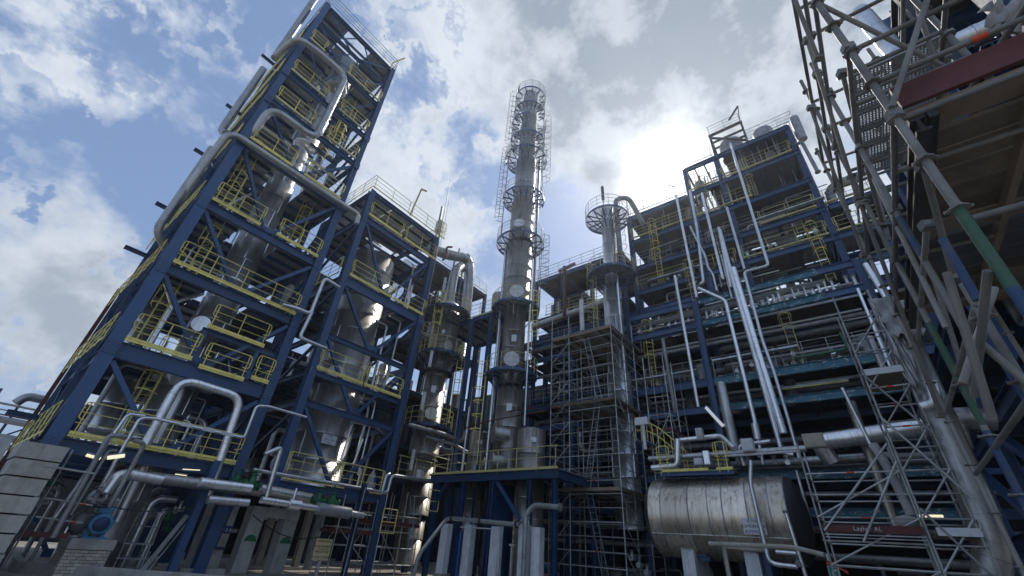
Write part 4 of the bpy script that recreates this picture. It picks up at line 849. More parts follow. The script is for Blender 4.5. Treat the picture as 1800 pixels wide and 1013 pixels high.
# ------------------------------------------------------------------ horizontal tank
tk = thing('horizontal_tank', 'large horizontal steel drum with stained sheet cladding at lower right', 'tank', (23, 5.6, 0))
tx, tz, tr = 23.0, 3.47, 1.66; Y0, Y1 = 2.75, 8.45
ys_ = [Y1, 7.85, 6.6, 5.75, 5.15, 4.2, 3.35, Y0]
for b, a in zip(ys_, ys_[1:]):
    for q, (u0, u1) in enumerate(((60, 190), (190, 300), (300, 420))):
        e = R.uniform(0, .012); mb = MB(); u0r, u1r = math.radians(u0 + 18), math.radians(u1 + 18.6)
        k = 14; vs = []
        for i in range(k + 1):
            an = u0r + (u1r - u0r) * i / k
            for rr, yy in ((tr + e, a + .012), (tr + e + .004, b)): vs.append((tx + rr * math.cos(an), yy, tz + rr * math.sin(an)))
        mb.add(vs, [(2 * i, 2 * i + 1, 2 * i + 3, 2 * i + 2) for i in range(k)], True); obj('cladding_sheet', mb, TANKC, tk)
        an = u0r; obj('lap_joint', MB().bar((tx + (tr + .01) * math.cos(an), a, tz + (tr + .01) * math.sin(an)), (tx + (tr + .01) * math.cos(an), b, tz + (tr + .01) * math.sin(an)), .05, .03), DCLAD, tk)
    obj('band', MB().lathe((tx, a, tz), [(tr - .02, -.02), (tr + .022, -.02), (tr + .022, .03), (tr - .02, .03)], 48, 'y'), DCLAD, tk)
obj('dished_end', MB().lathe((tx, Y0, tz), [(tr, 0), (tr * .98, -.12), (tr * .8, -.35), (tr * .45, -.5), (0, -.56)], 40, 'y'), DARK, tk)
obj('end_cap', MB().lathe((tx, Y1, tz), [(tr, 0), (tr * .8, .3), (0, .5)], 40, 'y'), DCLAD, tk)
for y in (6.55, 4.0):
    obj('saddle', MB().box((22.2, y - .2, 1.9), (23.8, y + .2, 2.35)).box((22.3, y - .3, 1.75), (23.7, y + .3, 1.9)), BLUE, tk)
plate(tk, (21.33, 4.05, 3.05), .85, .58, (0, -1, 0), (0, 0, 1), PALE, ('V-703A', 'KONDENSAAT', 'BUFFERVAT'), INK)
for y, w in ((7.05, 'left white concrete pillar holding the horizontal steel drum'), (4.5, 'right white concrete pillar holding the horizontal steel drum')):
    t = thing('concrete_pillar', w, 'pillar', (22.3, y, 0)); obj('shaft', MB().box((21.9, y - .27, 0), (23.9, y + .27, 2.12 if y > 5 else 2.22)), WHITE, t); obj('cap_plate', MB().box((21.85, y - .3, 2.12 if y > 5 else 2.22), (23.95, y + .3, 2.17 if y > 5 else 2.27)), CONC, t)
fr = thing('pipe_support', 'beige square steel frame under the horizontal drum between its pillars', 'steel frame', (22, 5.2, 0)); obj('frame', MB().path([(21.7, 5.45, 0), (21.7, 5.45, 2.3), (21.7, 3.9, 2.25)], .09, 4, .02), BRICK, fr)
bc = thing('blue_column', 'bright blue column between the right drum pillar and the bent pipe', 'steel column', (22, 4.1, 0)); obj('post', MB().ibeam((21.9, 4.0, 0), (21.9, 4.0, 2.3), .3, .3), BLUE, bc)
pipe('bent silver pipe hanging in front of the steel drum down to a low valve', [(21.2, 3.6, 5.5), (21.0, 3.78, 4.6), (20.9, 3.72, 1.8), (20.9, 2.8, 1.76)], .085, CLAD, bands=0, bend=.3, n=12)
pipe('short silver pipe to the valve right of the drum pillar', [(20.9, 3.4, 2.2), (20.9, 2.75, 2.18)], .07, CLAD, bands=0)
pipe('silver riser standing right of the steel drum', [(20.9, 2.75, 3.6), (20.9, 2.55, .2)], .07, PIPE, bands=0, flange=True)
pipe('wide brown flat duct curving right from the drum pillar', [(18.0, 5.0, 2.25), (18.0, 2.4, 2.27), (17.8, 1.6, 2.1)], .07, BRICK, bands=0)
valve('small dark valve under the drum end', 20.85, 2.75, 1.9, .16, GPIPE)
for i in range(3): valve('dull valve on the ground pipework under the left part of the drum', 21.0 + .4 * i, 8.6 + .5 * i, 1.2 + .25 * i, .18, GPIPE, 'valves under the drum')
tp = thing('drum_platform', 'small platform with yellow rails and blue edge on top of the drum', 'platform', (22, 6.1, 5.2))
obj('edge_beam', MB().ibeam((21.9, 4.5, 5.2), (21.9, 7.9, 5.2), .16, .12), BLUE, tp); brick('floor_plate', (22.7, 6.2, 5.3), (1.6, 3.4, .03), DECK, tp)
for a, b in ((7.7, 5.55), (5.2, 4.5)): obj('edge_plate', MB().box((21.8, b, 5.3), (21.84, a, 5.42)), YEL, tp)
railing(tp, ((21.85, 7.9, 5.32), (21.85, 7.3, 5.32)), YEL, toe=False, h=1.2); railing(tp, ((21.85, 5.2, 5.32), (21.85, 4.6, 5.32)), YEL, toe=False, h=1.2); railing(tp, ((23.2, 7.5, 5.32), (23.2, 5.0, 5.32)), YEL, toe=False, h=.7)
sr = thing('stair', 'yellow handrailed stair curving down from the scaffold to the drum platform', 'stair', (23, 8, 6)); Zz = V((0, 0, 1))
sp = [(22.8, 9.3, 7.1), (22.9, 8.6, 7.0), (23.0, 8.0, 6.6), (23.0, 7.2, 5.8), (23.0, 6.8, 5.35)]
obj('handrail', MB().path([V(p) + Zz * 1.1 for p in sp], .03, 6, .3).path([V(p) + Zz * .6 for p in sp], .022, 6, .3), YEL, sr)
obj('stringer', MB().path([V(p) for p in sp], .06, 4, .3), BLUE, sr)
for i in range(10):
    t_ = i / 9 * 3.999; k = int(t_); p = V(sp[k]).lerp(V(sp[k + 1]), t_ - k); stick('post', p, p + Zz * 1.1, .022, YEL, sr); brick('tread', (p.x + .35, p.y, p.z), (.7, .25, .03), DECK, sr)
nb = thing('junction_box', 'white box on a post beside the curved yellow stair', 'junction box', (22.7, 8.9, 7.5)); obj('box', MB().box((22.6, 8.5, 7.9), (22.8, 9.2, 8.3)), PALE, nb); stick('post', (22.7, 8.8, 6.6), (22.7, 8.8, 7.9), .1, PALE, nb)
sgn = thing('safety_sign', 'green and white safety shower sign with red band at bottom right', 'sign', (20, 1.6, 0)); obj('post', MB().box((20.03, 1.6, 0), (20.1, 1.7, 1.3)), SCAF, sgn)
plate(sgn, (20, 1.65, 1.62), .32, .48, (0, -1, 0), (0, 0, 1), PALE, t=.015, name='white_border'); obj('green_panel', MB().box((19.985, 1.53, 1.42), (19.994, 1.78, 1.82)), SGRN, sgn); obj('red_band', MB().box((19.9, 1.54, 1.88), (20.0, 1.8, 1.98)), RED, sgn); stick('white_lamp', (20, 1.7, 2.0), (20, 1.7, 2.2), .06, WHITE, sgn, 10)
obj('pictogram', MB().box((19.975, 1.66, 1.48), (19.98, 1.71, 1.7)).box((19.975, 1.58, 1.7), (19.98, 1.66, 1.76)), WHITE, sgn); obj('orange_flag', MB().prism([(0, 0), (.25, -.12), (.22, -.2), (0, -.05)], (20, 1.5, 1.85), (20.02, 1.5, 1.85), V((0, -1, 0)), V((0, 0, 1))), RED, sgn)
# ------------------------------------------------------------------ teal pipe rack on the right
def frame(par, xs, ys, levels, ztop, m=BLUE, fm=None, cw=.3, front='x', heavy=.4):
    for i, x in enumerate(xs):
        for y in ys: obj('column', MB().ibeam((x, y, 0), (x, y, ztop), cw, cw, .03, (0, 1, 0)), m, par)
    for z in levels:
        for i, x in enumerate(xs):
            for a, b in zip(ys, ys[1:]): obj('beam', MB().ibeam((x, a + cw / 2, z - heavy / 2), (x, b - cw / 2, z - heavy / 2), heavy, .2), fm if (fm and i == 0) else m, par)
        for y in ys:
            for a, b in zip(xs, xs[1:]): obj('beam', MB().ibeam((a + cw / 2, y, z - heavy / 2), (b - cw / 2, y, z - heavy / 2), heavy * .8, .18), m, par)
TR = thing('pipe_rack', 'wide pipe rack with peeling teal beams and blue posts behind the drum', 'pipe rack', (26, 3, 0))
CY = [-3.1, 5.65, 10.4, 15.2, 20.0]
for x in (26.0, 29.6, 33.2):
    for y in CY: obj('column', MB().ibeam((x, y, 0), (x, y, 16.6), .34, .34, .03, (0, 1, 0)), BLUE, TR)
for z, h in ((16.6, .42), (15.0, .42), (11.15, .5), (9.5, .42), (5.85, .42), (4.2, .36)):
    for a, b in zip(CY, CY[1:]):
        for x in (26.0, 29.6, 33.2):
            if x == 26.0 and a == -3.1:
                obj('teal_beam', MB().ibeam((x, a + 1.9 if z > 12 else a + .3, z - h / 2), (x, b - .2, z - h / 2), h, .24), TEAL, TR)
                if z > 12: obj('beam', MB().ibeam((x, a + .17, z - h / 2), (x, a + 1.88, z - h / 2), h, .24), BLUE, TR)
            else: obj('beam', MB().ibeam((x, a + .17, z - h / 2), (x, b - .17, z - h / 2), h, .2), BLUE, TR)
    obj('beam', MB().ibeam((26, -8.5, z - h / 2), (26, -3.28, z - h / 2), h, .2), BLUE if z != 15.0 else BLUE, TR)
    for y in CY:
        for a in (26.17, 29.77): obj('beam', MB().ibeam((a, y, z - h / 2), (a + 3.26, y, z - h / 2), h * .8, .18), NAVY, TR)
for z in (11.2, 5.9):  # decks made solid and dark so the rack interior stays in shade
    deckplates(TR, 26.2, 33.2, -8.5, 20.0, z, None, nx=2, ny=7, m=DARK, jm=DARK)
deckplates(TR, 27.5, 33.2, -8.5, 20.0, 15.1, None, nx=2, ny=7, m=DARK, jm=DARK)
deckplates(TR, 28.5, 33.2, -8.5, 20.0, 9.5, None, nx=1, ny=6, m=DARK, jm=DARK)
for a, b in ((9.6, 5.8), (5.4, 1.9), (1.8, -2.8)): railing(TR, ((25.9, a, 11.2), (25.9, b, 11.2)), SCAF, toe=False, loops=False, mids=2, h=1.15)
obj('green_rail', MB().path([(25.7, -1.2, 12.4), (25.7, -1.25, 11.45), (25.7, .2, 11.4), (25.7, 1.0, 11.4)], .06, 6, .15), GREEN, TR)
def ylab(y): return 'left' if y > 8 else 'middle' if y > 1 else 'right'
for z in (11.2,): railing(TR, ((25.9, 19, z), (25.9, 10.8, z)), SCAF, toe=False, loops=False)
# pipes lying along the rack
k = 0
for z, xs_, rs_ in ((15.45, (26.5, 27.0, 27.6, 28.3), (.09, .12, .1, .16)), (16.0, (26.4, 26.9), (.07, .09)), (16.35, (27.3,), (.1,)), (13.75, (27, 28.2), (.13, .2)), (14.3, (27.6,), (.1,)), (10.4, (27.0, 28), (.1, .16)), (12.6, (28.2, 29), (.14, .2)), (6.3, (26.3, 26.8, 27.6), (.17, .11, .2)), (7.8, (28.4, 29.2), (.2, .3)), (4.8, (26.2,), (.12,)), (3.4, (26.6, 27.4), (.1, .16)), (2.3, (26.0, 27.2), (.11, .18))):
    for x, r in zip(xs_, rs_):
        a, b = R.choice((-8, -3.4, -2.6, -1.5)), R.choice((5.0, 9.8, 14, 19.5)); k += 1
        pipe('%s %s pipe lying along the teal rack %s' % ('thick' if r > .15 else 'slim', ('grey', 'dull silver', 'brownish')[k % 3], {15.45: 'in its valve tier', 16.0: 'high in the valve tier', 16.35: 'just under the top beam', 13.75: 'under the second beam', 14.3: 'close under the second beam', 10.4: 'between the railed beam and the fourth beam', 12.6: 'behind the grey railing', 6.3: 'right of the drum top', 7.8: 'in the dark tier over the drum', 4.8: 'right of the drum end', 3.4: 'low beside the drum end', 2.3: 'near the ground behind the drum'}[z]),
             [(x, a, z), (x, b, z), (x + .4, b + .1, z)], r, (GPIPE, DCLAD, GPIPE)[k % 3], bands=1.6 if r > .1 else 0, n=10)
valve_n = 0
for i in range(26):   # stubby vertical spools in the valve tier
    y = 5.2 - i * .33 + R.uniform(-.05, .05); x = R.choice((26.35, 26.45, 26.6)); h_ = R.uniform(.35, 1.0); r_ = R.choice((.05, .07, .09))
    t = thing('spool', 'short capped silver spool standing in the valve tier of the teal rack', 'pipe spool', (x, y, 15.05), 'spools in the valve tier')
    stick('stem', (x, y, 15.02), (x, y, 15.05 + h_), r_, PIPE, t, 10); stick('flange', (x, y, 15.25), (x, y, 15.32), r_ * 1.7, PIPE, t, 10); stick('cap', (x, y, 15.05 + h_), (x, y, 15.13 + h_), r_ * 1.5, PALE if i % 3 else GPIPE, t, 10)
for i in range(10):
    y = 9.8 - i * .43; valve('small valve on the blue left end of the valve tier', 26.5, y, 15.5, R.uniform(.12, .2), R.choice((GPIPE, PIPE)), 'valves left in the valve tier')
for i in range(14):
    y = R.uniform(-2.6, 9.6); z = R.choice((11.25, 11.25, 9.6, 6.0)); x = R.uniform(26.8, 29)
    t = vessel('small_drum', '%s grey equipment pot on the teal rack deck, %s part, %s' % (('squat', 'upright', 'tall')[i % 3], ylab(y), 'behind the grey railing' if z > 11 else 'under the railed beam'), 'vessel', x, y, [(z, z + R.uniform(.7, 1.5), .3, .3)], DCLAD, 1, 16, seams=False)
# pipes in front of the rack (vertical)
def vp(label, pts, r, m=CLAD, **kw): return pipe(label, [(25 if len(p) == 2 else p[0], *p[-2:]) for p in pts], r, m, bands=kw.pop('bands', 1.3), **kw)
DS = DCLAD
vp('long thin pipe hanging from the hazy left roof down to the top teal beam', [(5.27, 25.4), (5.25, 16.2)], .09, PIPE, bands=0)
vp('second long thin pipe from the left roof with a hooked foot', [(4.25, 25.3), (4.33, 21.7), (4.66, 17.2), (4.9, 17.1)], .09, PIPE, bands=0)
vp('third thin pipe bending out above the top teal beam', [(4.75, 22.0), (4.2, 19.0), (4.2, 18.1), (4.0, 17.6), (4.0, 16.3)], .07, PIPE, bands=0)
vp('longest slanting-looking pipe from the high roof with a square foot', [(.83, 28.2), (.92, 17.1), (2.26, 17.1), (2.3, 12.4), (2.18, 10.6), (2.14, 8), (2.16, 6.2)], .085, PIPE, bands=0, bend=.2)
vp('left of three parallel big silver pipes, with an elbow above the drum', [(2.98, 20.8), (2.98, 17.1), (2.88, 12), (2.80, 6.5), (2.35, 6.38)], .125, CLAD, bend=.3)
vp('middle of three parallel big silver pipes, thickest', [(2.78, 17.6), (2.66, 12), (2.5, 7.4)], .17, CLAD, n=14)
vp('thin silver pipe passing right of the trio and down past the drum', [(2.41, 5.67), (2.41, 3.2)], .07, PIPE, bands=0)
vp('silver pipe kinking down in front of the top teal beam', [(5.05, 16.85), (3.66, 15.5), (3.65, 7.9)], .11, CLAD, bend=.3, bands=1.6)
vp('thick collar section at the foot of the kinked silver pipe', [(3.69, 8.0), (3.71, 7.2)], .19, CLAD, bands=0); vp('thin tail of the kinked silver pipe reaching the drum platform', [(3.7, 7.2), (3.75, 6.0)], .09, PIPE, bands=0)
vp('fat silver stub pipe standing right behind the drum platform', [(4.9, 10.4), (4.88, 6.4)], .27, DCLAD, n=16)
vp('silver pipe with cut end crossing the blue beams, left of the blue post', [(6.37, 18.3), (6.33, 9.2)], .10, CLAD)
vp('fat brownish pipe slanting past the right end of the drum', [(-.54, 8.6), (-.5, 3.2)], .2, STAIN, n=16, bands=1.2)
vp('thin silver pair, left, at the right end of the railed deck', [(-2.55, 14.3), (-2.47, 10)], .07, CLAD, bands=0); vp('thin silver pair, right, at the right end of the railed deck', [(-2.8, 13.6), (-2.75, 9.9)], .06, GPIPE, bands=0)
vp('silver pipe with cut end right of the blue right post', [(-3.27, 15.6), (-3.45, 13.2)], .13, CLAD, bands=0); vp('fat silver stub at the right end of the railed beam', [(-2.2, 11.6), (-2.2, 9.8)], .14, DCLAD)
vp('grey pipe in front of the blue beams beside the scaffold', [(7.79, 13.8), (7.66, 9.0)], .11, GPIPE); vp('pale thin pipe left of the trio up in the haze', [(3.02, 21.1), (3.19, 16.3)], .08, PIPE, bands=0); vp('pale thin pipe left in the haze cluster', [(3.5, 24.6), (3.5, 17)], .09, PIPE, bands=0)
vp('pale cut pipe behind the trio of big silver pipes', [(2.2, 22.5), (2.2, 17.3)], .08, PIPE, bands=0); vp('slim pipe right of the longest pipe', [(25.2, 3.3, 19), (25.2, 3.3, 15.6)], .06, PIPE, bands=0)
pipe('big silver horizontal duct with a rounded elbow over the drum', [(24.6, .9, 5.9), (24.3, 1.2, 6.75), (24.2, .2, 6.8), (24.0, -2.6, 7.0)], .36, CLAD, bands=.7, n=20, bend=.6)
pipe('lower silver duct resting on the teal beam beneath the big elbow', [(25.4, 2.6, 6.15), (25.4, -1.5, 6.2)], .2, DCLAD, bands=.9, n=14)
pipe('silver bridge pipe over the yellow drum rails', [(23, 7.0, 7.0), (23, 5.0, 7.05), (22.4, 4.4, 6.3)], .13, CLAD, bands=.8, bend=.25); pipe('slim silver pipe behind the white square on the drum platform', [(22.8, 4.2, 5.6), (22.8, 4.3, 6.5), (22.8, 2.9, 6.6)], .09, CLAD, bands=0)
pipe('dull header along the drum top from the stair to the trio', [(22.6, 8.6, 6.1), (22.6, 1.6, 6.15)], .14, DCLAD, bands=.9); pipe('thin white pipe along the drum top', [(22.2, 4.8, 5.95), (22.2, 1.8, 5.98)], .05, PALE, bands=0)
pipe('fat silver pipe end over the left end of the drum', [(22.3, 8.4, 5.6), (22.3, 7.1, 5.65), (22.3, 6.9, 6.9)], .14, CLAD, bands=.8, bend=.25)
for i, (y, z, w, h_, mm) in enumerate(((5.75, 7.0, .3, .55, DCLAD), (3.75, 6.35, .5, .55, PALE), (5.6, 5.9, .25, .6, CLAD), (1.2, 6.35, .75, .55, BRICK), (6.0, 5.75, .4, .3, PALE))):
    t = thing('junction_box', ('grey box on the bridge pipe', 'white square sheet-metal box above the bent pipe', 'silver upright box by the yellow rail', 'pale tan square box beside the steam', 'small white box on the drum platform')[i], 'box', (22, y, z)); obj('box', MB().box((22.0, y - w / 2, z - h_ / 2), (22.35, y + w / 2, z + h_ / 2)), mm, t); obj('lid', MB().box((21.97, y - w / 2 + .04, z - h_ / 2 + .04), (21.99, y + w / 2 - .04, z + h_ / 2 - .04)), mm, t)
for i in range(12):
    valve('small valve among the piping along the drum top', 22.9 + R.uniform(-.3, .6), 8.2 - i * .52, 5.75 + R.uniform(0, .5), R.uniform(.1, .18), R.choice((GPIPE, PIPE, GPIPE)), 'valves along the drum top')
obj_n = 0
# ------------------------------------------------------------------ hazy upper tower on the right
UT = thing('steel_tower', 'hazy blue steel process tower at upper right under the sun', 'tower', (30, 2, 0))
XA, XB, XC = 28.2, 31.5, 35.0
for x in (XA, XB, XC):
    for y, zt in ((-2.95, 31.0), (2.3, 31.0), (4.85, 31.0), (10.3, 28.0)): obj('column', MB().ibeam((x, y, 16.6), (x, y, zt), .36, .36, .03, (0, 1, 0)), BLUE, UT)
for z, ya, yb, xa in ((31.0, -3.1, 4.95, 0), (28.1, -3.1, 4.95, 0), (28.0, 5.0, 10.6, 0), (25.2, -3.1, 10.6, 0), (22.4, -3.1, 10.4, 0), (20.0, -8.5, 10.4, 0), (22.4, -8.5, -3.2, 0), (18.3, 5.8, 20.0, 0)):
    for x in (XA, XB, XC): obj('beam', MB().ibeam((x, ya + .1, z - .25), (x, yb - .1, z - .25), .42, .22), BLUE, UT)
    k_ = max(2, round((yb - ya) / 2.6))
    for i in range(k_ + 1):
        y = ya + .2 + (yb - ya - .4) * i / k_
        for a, b in ((XA, XB), (XB, XC)): obj('joist', MB().ibeam((a + .15, y, z - .2), (b - .15, y, z - .2), .26, .14), NAVY, UT)
for z, ya, yb, sk in ((31.0, -3.1, 4.9, ((0, 4), (1, 4), (0, 3))), (28.1, -3.1, 4.9, ((0, 4),)), (25.3, -3.1, 10.5, ((1, 3),)), (22.45, -3.1, 10.3, ((0, 0), (1, 1), (0, 1))), (20.05, -8.4, 10.3, ((1, 2), (0, 1), (1, 0), (0, 3))), (28.0, 5.0, 10.5, ()), (22.45, -8.4, -3.2, ((0, 1), (1, 0), (0, 3)))):
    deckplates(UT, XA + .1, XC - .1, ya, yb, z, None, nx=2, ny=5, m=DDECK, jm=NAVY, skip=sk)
for y0, y1, z in ((4.7, 2.5, 28.15), (2.2, -2.7, 28.15), (10.2, 5.1, 25.35), (4.7, .6, 25.35), (.7, -2.7, 22.5), (2.4, -2.7, 20.1), (-3.1, -5.6, 22.5), (-3.1, -5.6, 20.1)):
    railing(UT, ((XA - .2, y0, z), (XA - .2, y1, z)), DYEL, post=1.6); obj('edge_plate', MB().box((XA - .24, y1, z - .03), (XA - .1, y0, z + .03)), DYEL, UT)
railing(UT, ((XA - .2, 11.3, 28.1), (XA - .2, 5.0, 28.1)), GALV, loops=False); railing(UT, ((XA - .2, -.2, 31.05), (XA - .2, -3.5, 31.05), (XC, -3.5, 31.05)), GALV, loops=False)
railing(UT, ((XA - .2, 4.9, 31.05), (XA - .2, 2.4, 31.05)), GALV, loops=False)
for y in (2.25, -.25):
    for x in (XA, 29.8): obj('penthouse_post', MB().ibeam((x, y, 31), (x, y, 33.6), .16, .16), DARK, UT)
for a_, b_ in (((XA, -.35, 33.5), (XA, 2.35, 33.5)), ((29.8, -.35, 33.5), (29.8, 2.35, 33.5)), ((XA, 2.25, 33.5), (29.8, 2.25, 33.5)), ((XA, -.25, 33.5), (29.8, -.25, 33.5)), ((XA, -.25, 31.2), (XA, 2.25, 33.3)), ((29.0, -.3, 33.45), (29.0, 2.3, 33.45))): obj('penthouse_beam', MB().bar(a_, b_, .14, .16), DARK, UT); railing(UT, ((XA - .1, 2.35, 33.55), (XA - .1, -.35, 33.55)), GALV, loops=False)
obj('davit', MB().bar((XA, -.2, 33.5), (XA, -.45, 35.6), .06, .06).bar((XA, -.45, 35.6), (XA, .5, 34.4), .1, .14), DARK, UT)
for y, z in ((6.5, 29.4), (5.2, 0)):
    if z: obj('lamp_post', MB().tube((XA, y, 28), (XA, y, z + .6), .03, 5).bar((XA, y, z + .6), (XA, y - .6, z), .12, .08), GALV, UT)
for a, b, y0, y1 in ((20.1, 22.2, -2.8, 2.2), (22.5, 25, -2.8, 2.2), (25.3, 27.9, -2.8, 2.2)): obj('brace', MB().ibeam((XC, y0, a), (XC, y1, b), .16, .16), NAVY, UT)
for y, z0, z1 in ((-1.4, 20.1, 22.4), (.5, 25.3, 28.1), (3.6, 25.3, 28.1)): ladder(UT, XA + .4, y, z0, z1, (-1, 0), DYEL)
rt = vessel('roof_drum', 'pale upright drum on the roof of the hazy right tower', 'vessel', 29.2, -1.45, [(31.1, 32.3, .72, .72)], DCLAD, 1, 24); dome(rt, 29.2, -1.45, 32.3, .72, DCLAD, .3)
rt = vessel('roof_drum', 'dull drum inside the dark penthouse frame on the hazy right tower', 'vessel', 29.4, 1.0, [(31.1, 32.7, .9, .9)], DCLAD, 1, 24); dome(rt, 29.4, 1.0, 32.7, .9, DCLAD, .4)
pipe('grey pipe hanging with a hook off the right side of the hazy right tower', [(28, -3.0, 28.5), (28, -3.4, 28.5), (28, -3.5, 25.2)], .12, GPIPE, bands=0, flange=True); pipe('upper grey pipe with rail cage at the top right corner of the hazy right tower', [(28.2, -3.6, 31.4), (28.2, -3.55, 28.9)], .3, GPIPE, bands=1)
for i in range(44):
    z = R.choice((31.1 if i % 5 == 0 else 25.4, 28.2, 25.4, 22.5, 20.1, 20.1)); y = R.uniform(-2.5, 4.4 if z > 26 else 9.8); x = R.uniform(XA + .7, XC - .7); L = R.uniform(1.2, 3.0); r = R.choice((.06, .09, .14, .22))
    tier = {31.1: 'roof', 28.2: 'top deck', 25.4: 'second deck', 22.5: 'third deck', 20.1: 'fourth deck'}[z]
    if i % 2: pipe('horizontal %s pipe on the %s of the hazy right tower, %s side' % ('fat' if r > .1 else 'thin', tier, 'left' if y > 3 else 'right'), [(x, y - L / 2, z + R.uniform(.3, 1.6)), (x, y + L / 2, z + R.uniform(.3, 1.6))], r, R.choice((GPIPE, DCLAD)), bands=.8)
    else:
        q = vessel('small_drum', '%s equipment drum on the %s of the hazy right tower, %s side' % ('wide' if r > .1 else 'slim', tier, 'left' if y > 3 else 'right'), 'vessel', x, y, [(z, z + R.uniform(.8, 1.9), .2 + r * 2, .2 + r * 2)], DCLAD, 1, 18, seams=False); 
for i in range(9):  # fine louvre beams that let the sky through
    y = 3.4 - i * .0; z = 23.0 + i * .26
    pipe('thin pale header in the bright gap of the third deck on the hazy right tower', [(XA + 1 + i * .5, -2.4, z), (XA + 1 + i * .5, 1.0, z + .1)], .06, GPIPE, 'thin headers in the bright gap', bands=0)
hd = pipe('curved grey duct behind the right post of the hazy right tower', [(28.6, -3.6, 22.5), (28.6, -3.7, 24.1), (28.8, -5.6, 24.4)], .28, GPIPE, bands=.6, bend=.8, n=14)
SB = MB()
for i in range(168):  # dense small-bore piping over the face of the hazy tower and the teal rack
    tier = (('second deck', 25.4, 27.8), ('third deck', 22.5, 25.0), ('fourth deck', 20.2, 22.2), ('top deck', 28.2, 30.7), ('fifth deck', 16.7, 19.8), ('railed teal deck', 11.3, 14.6))[i % 6]
    y = R.uniform(-2.6, 4.4 if tier[0] == 'top deck' else 9.6); x = R.uniform(28.4, 30.5) if i % 6 < 5 else R.uniform(26.6, 29); r = (.03, .045, .06, .035)[i % 4]; side = 'left' if y > 5 else 'middle' if y > .8 else 'right'
    if r < .04 and i % 3 == 0: SB.tube((x, y, tier[1]), (x, y, tier[2]), r, 6)
    elif r < .04 and i % 3 == 1: z = R.uniform(tier[1] + .2, tier[2]); SB.path([(x, y - 1.3, z), (x, y + 1.2, z), (x, y + 1.2, max(z - .9, tier[1]))], r, 6)
    elif i % 3 == 0: pipe('thin riser on the %s, %s of the right steelwork' % (tier[0], side), [(x, y, tier[1]), (x, y, tier[2])], r, R.choice((PIPE, GPIPE, DSILV)), bands=0, n=8)
    elif i % 3 == 1: z = R.uniform(tier[1] + .2, tier[2]); pipe('thin line along the %s, %s of the right steelwork' % (tier[0], side), [(x, y - 1.3, z), (x, y + 1.2, z), (x, y + 1.2, max(z - .9, tier[1]))], r, R.choice((PIPE, GPIPE, DSILV)), bands=0, n=8)
    else: valve('small valve, %s, %s of the right steelwork' % (tier[0], side), x, y, tier[1] + R.uniform(.3, .9), R.uniform(.14, .24), R.choice((GPIPE, PIPE, DSILV)))
tag(obj('small_bore_piping', SB, GPIPE), 'finest tangle of small-bore piping on the decks of the right steelwork', 'piping', kind='stuff')
for i, (y, z0, z1) in enumerate(((8.2, 20.1, 25.2), (6.0, 16.7, 20.0), (-1.9, 16.7, 20.0), (3.5, 20.1, 22.4), (9.2, 11.3, 15.0), (1.0, 11.3, 15.0))):
    ladder(UT if z0 > 15 else TR, 28.0 if z0 > 15 else 26.5, y, z0, z1, (-1, 0), DYEL if i % 2 else YEL)
for y0, y1, z in ((10.2, 6.2, 20.1), (5.8, 2.7, 20.1), (10.2, 4.0, 22.5), (-3.3, -8.3, 16.7), (10.2, 5.9, 16.7)): railing(UT, ((XA - .2, y0, z), (XA - .2, y1, z)), DYEL if z < 22 else GALV, post=1.6, toe=False)
for i, (x, y, z) in enumerate(((27.9, 3.2, 17.0), (27.9, 7.0, 20.4), (27.9, -1.0, 22.8), (25.7, 8.4, 11.6), (25.7, 3.0, 12.0))):
    t = thing('cable_tray', 'grey cable tray with black cables on the right-hand steelwork at level %s' % ('one', 'two', 'three', 'four', 'five')[i], 'cable tray', (x, y, z))
    obj('tray', MB().box((x - .15, y - 2.2, z), (x + .15, y + 2.2, z + .02)).box((x - .15, y - 2.2, z + .021), (x - .13, y + 2.2, z + .1)), GALV, t)
    for k_ in range(4): stick('cable', (x - .09 + k_ * .06, y - 2.2, z + .045), (x - .09 + k_ * .06, y + 2.2, z + .045), .022, DARK, t)
for i in range(42):  # ground-level and lower-deck pipework inside the left towers
    s_ = i % 3
    x, y, z = ((R.uniform(2.6, 7.6), R.uniform(22.5, 28), 0), (R.uniform(2.6, 7.4), R.uniform(22.5, 27), 3.95), (R.uniform(10, 15.2), R.uniform(25.4, 27), R.choice((0, 3.7, 9.0))))[s_]
    where = ('between the feet of the tallest tower', 'on the lowest walkway level of the tallest tower', 'behind the fat vessel of the middle tower')[s_]; hh = R.uniform(1.4, 3.2); dx = R.choice((-.8, .8, .5))
    pipe('%s riser with bent top %s' % (R.choice(('slim grey', 'slim silver', 'thick silver', 'dull')), where), [(x, y, z), (x, y, z + hh), (x + dx, y, z + hh)], R.choice((.04, .06, .09, .13)), R.choice((PIPE, GPIPE, DSILV, CLAD)), bands=0 if i % 4 else .8, n=9)
for i in range(10): valve('hand valve on the pipework between the feet of the tallest tower', R.uniform(2.6, 7.2), R.uniform(21.8, 24), R.uniform(.6, 2.6), R.uniform(.14, .22), R.choice((GPIPE, PIPE, GREEN)))
for i, (p, q) in enumerate((((2.4, 20.9, 2.6), (7.0, 20.9, 2.2)), ((2.2, 20.8, 3.3), (4.2, 20.3, 1.9)), ((9.0, 20.6, 2.1), (13.0, 20.6, 1.7)), ((18.2, 17.9, 3.2), (18.4, 13.0, 2.9)))):
    p, q = V(p), V(q); pts = [p.lerp(q, t_ / 8) - V((0, 0, .5 * math.sin(math.pi * t_ / 8))) for t_ in range(9)]
    pipe('sagging black hose hanging %s' % ('under the walkway beside the pump', 'down to the blue motor', 'below the lagged pipe by the cream sign', 'across the white pillars')[i], pts, .022, DARK, bands=0, n=6, name='hose', cat='hose')
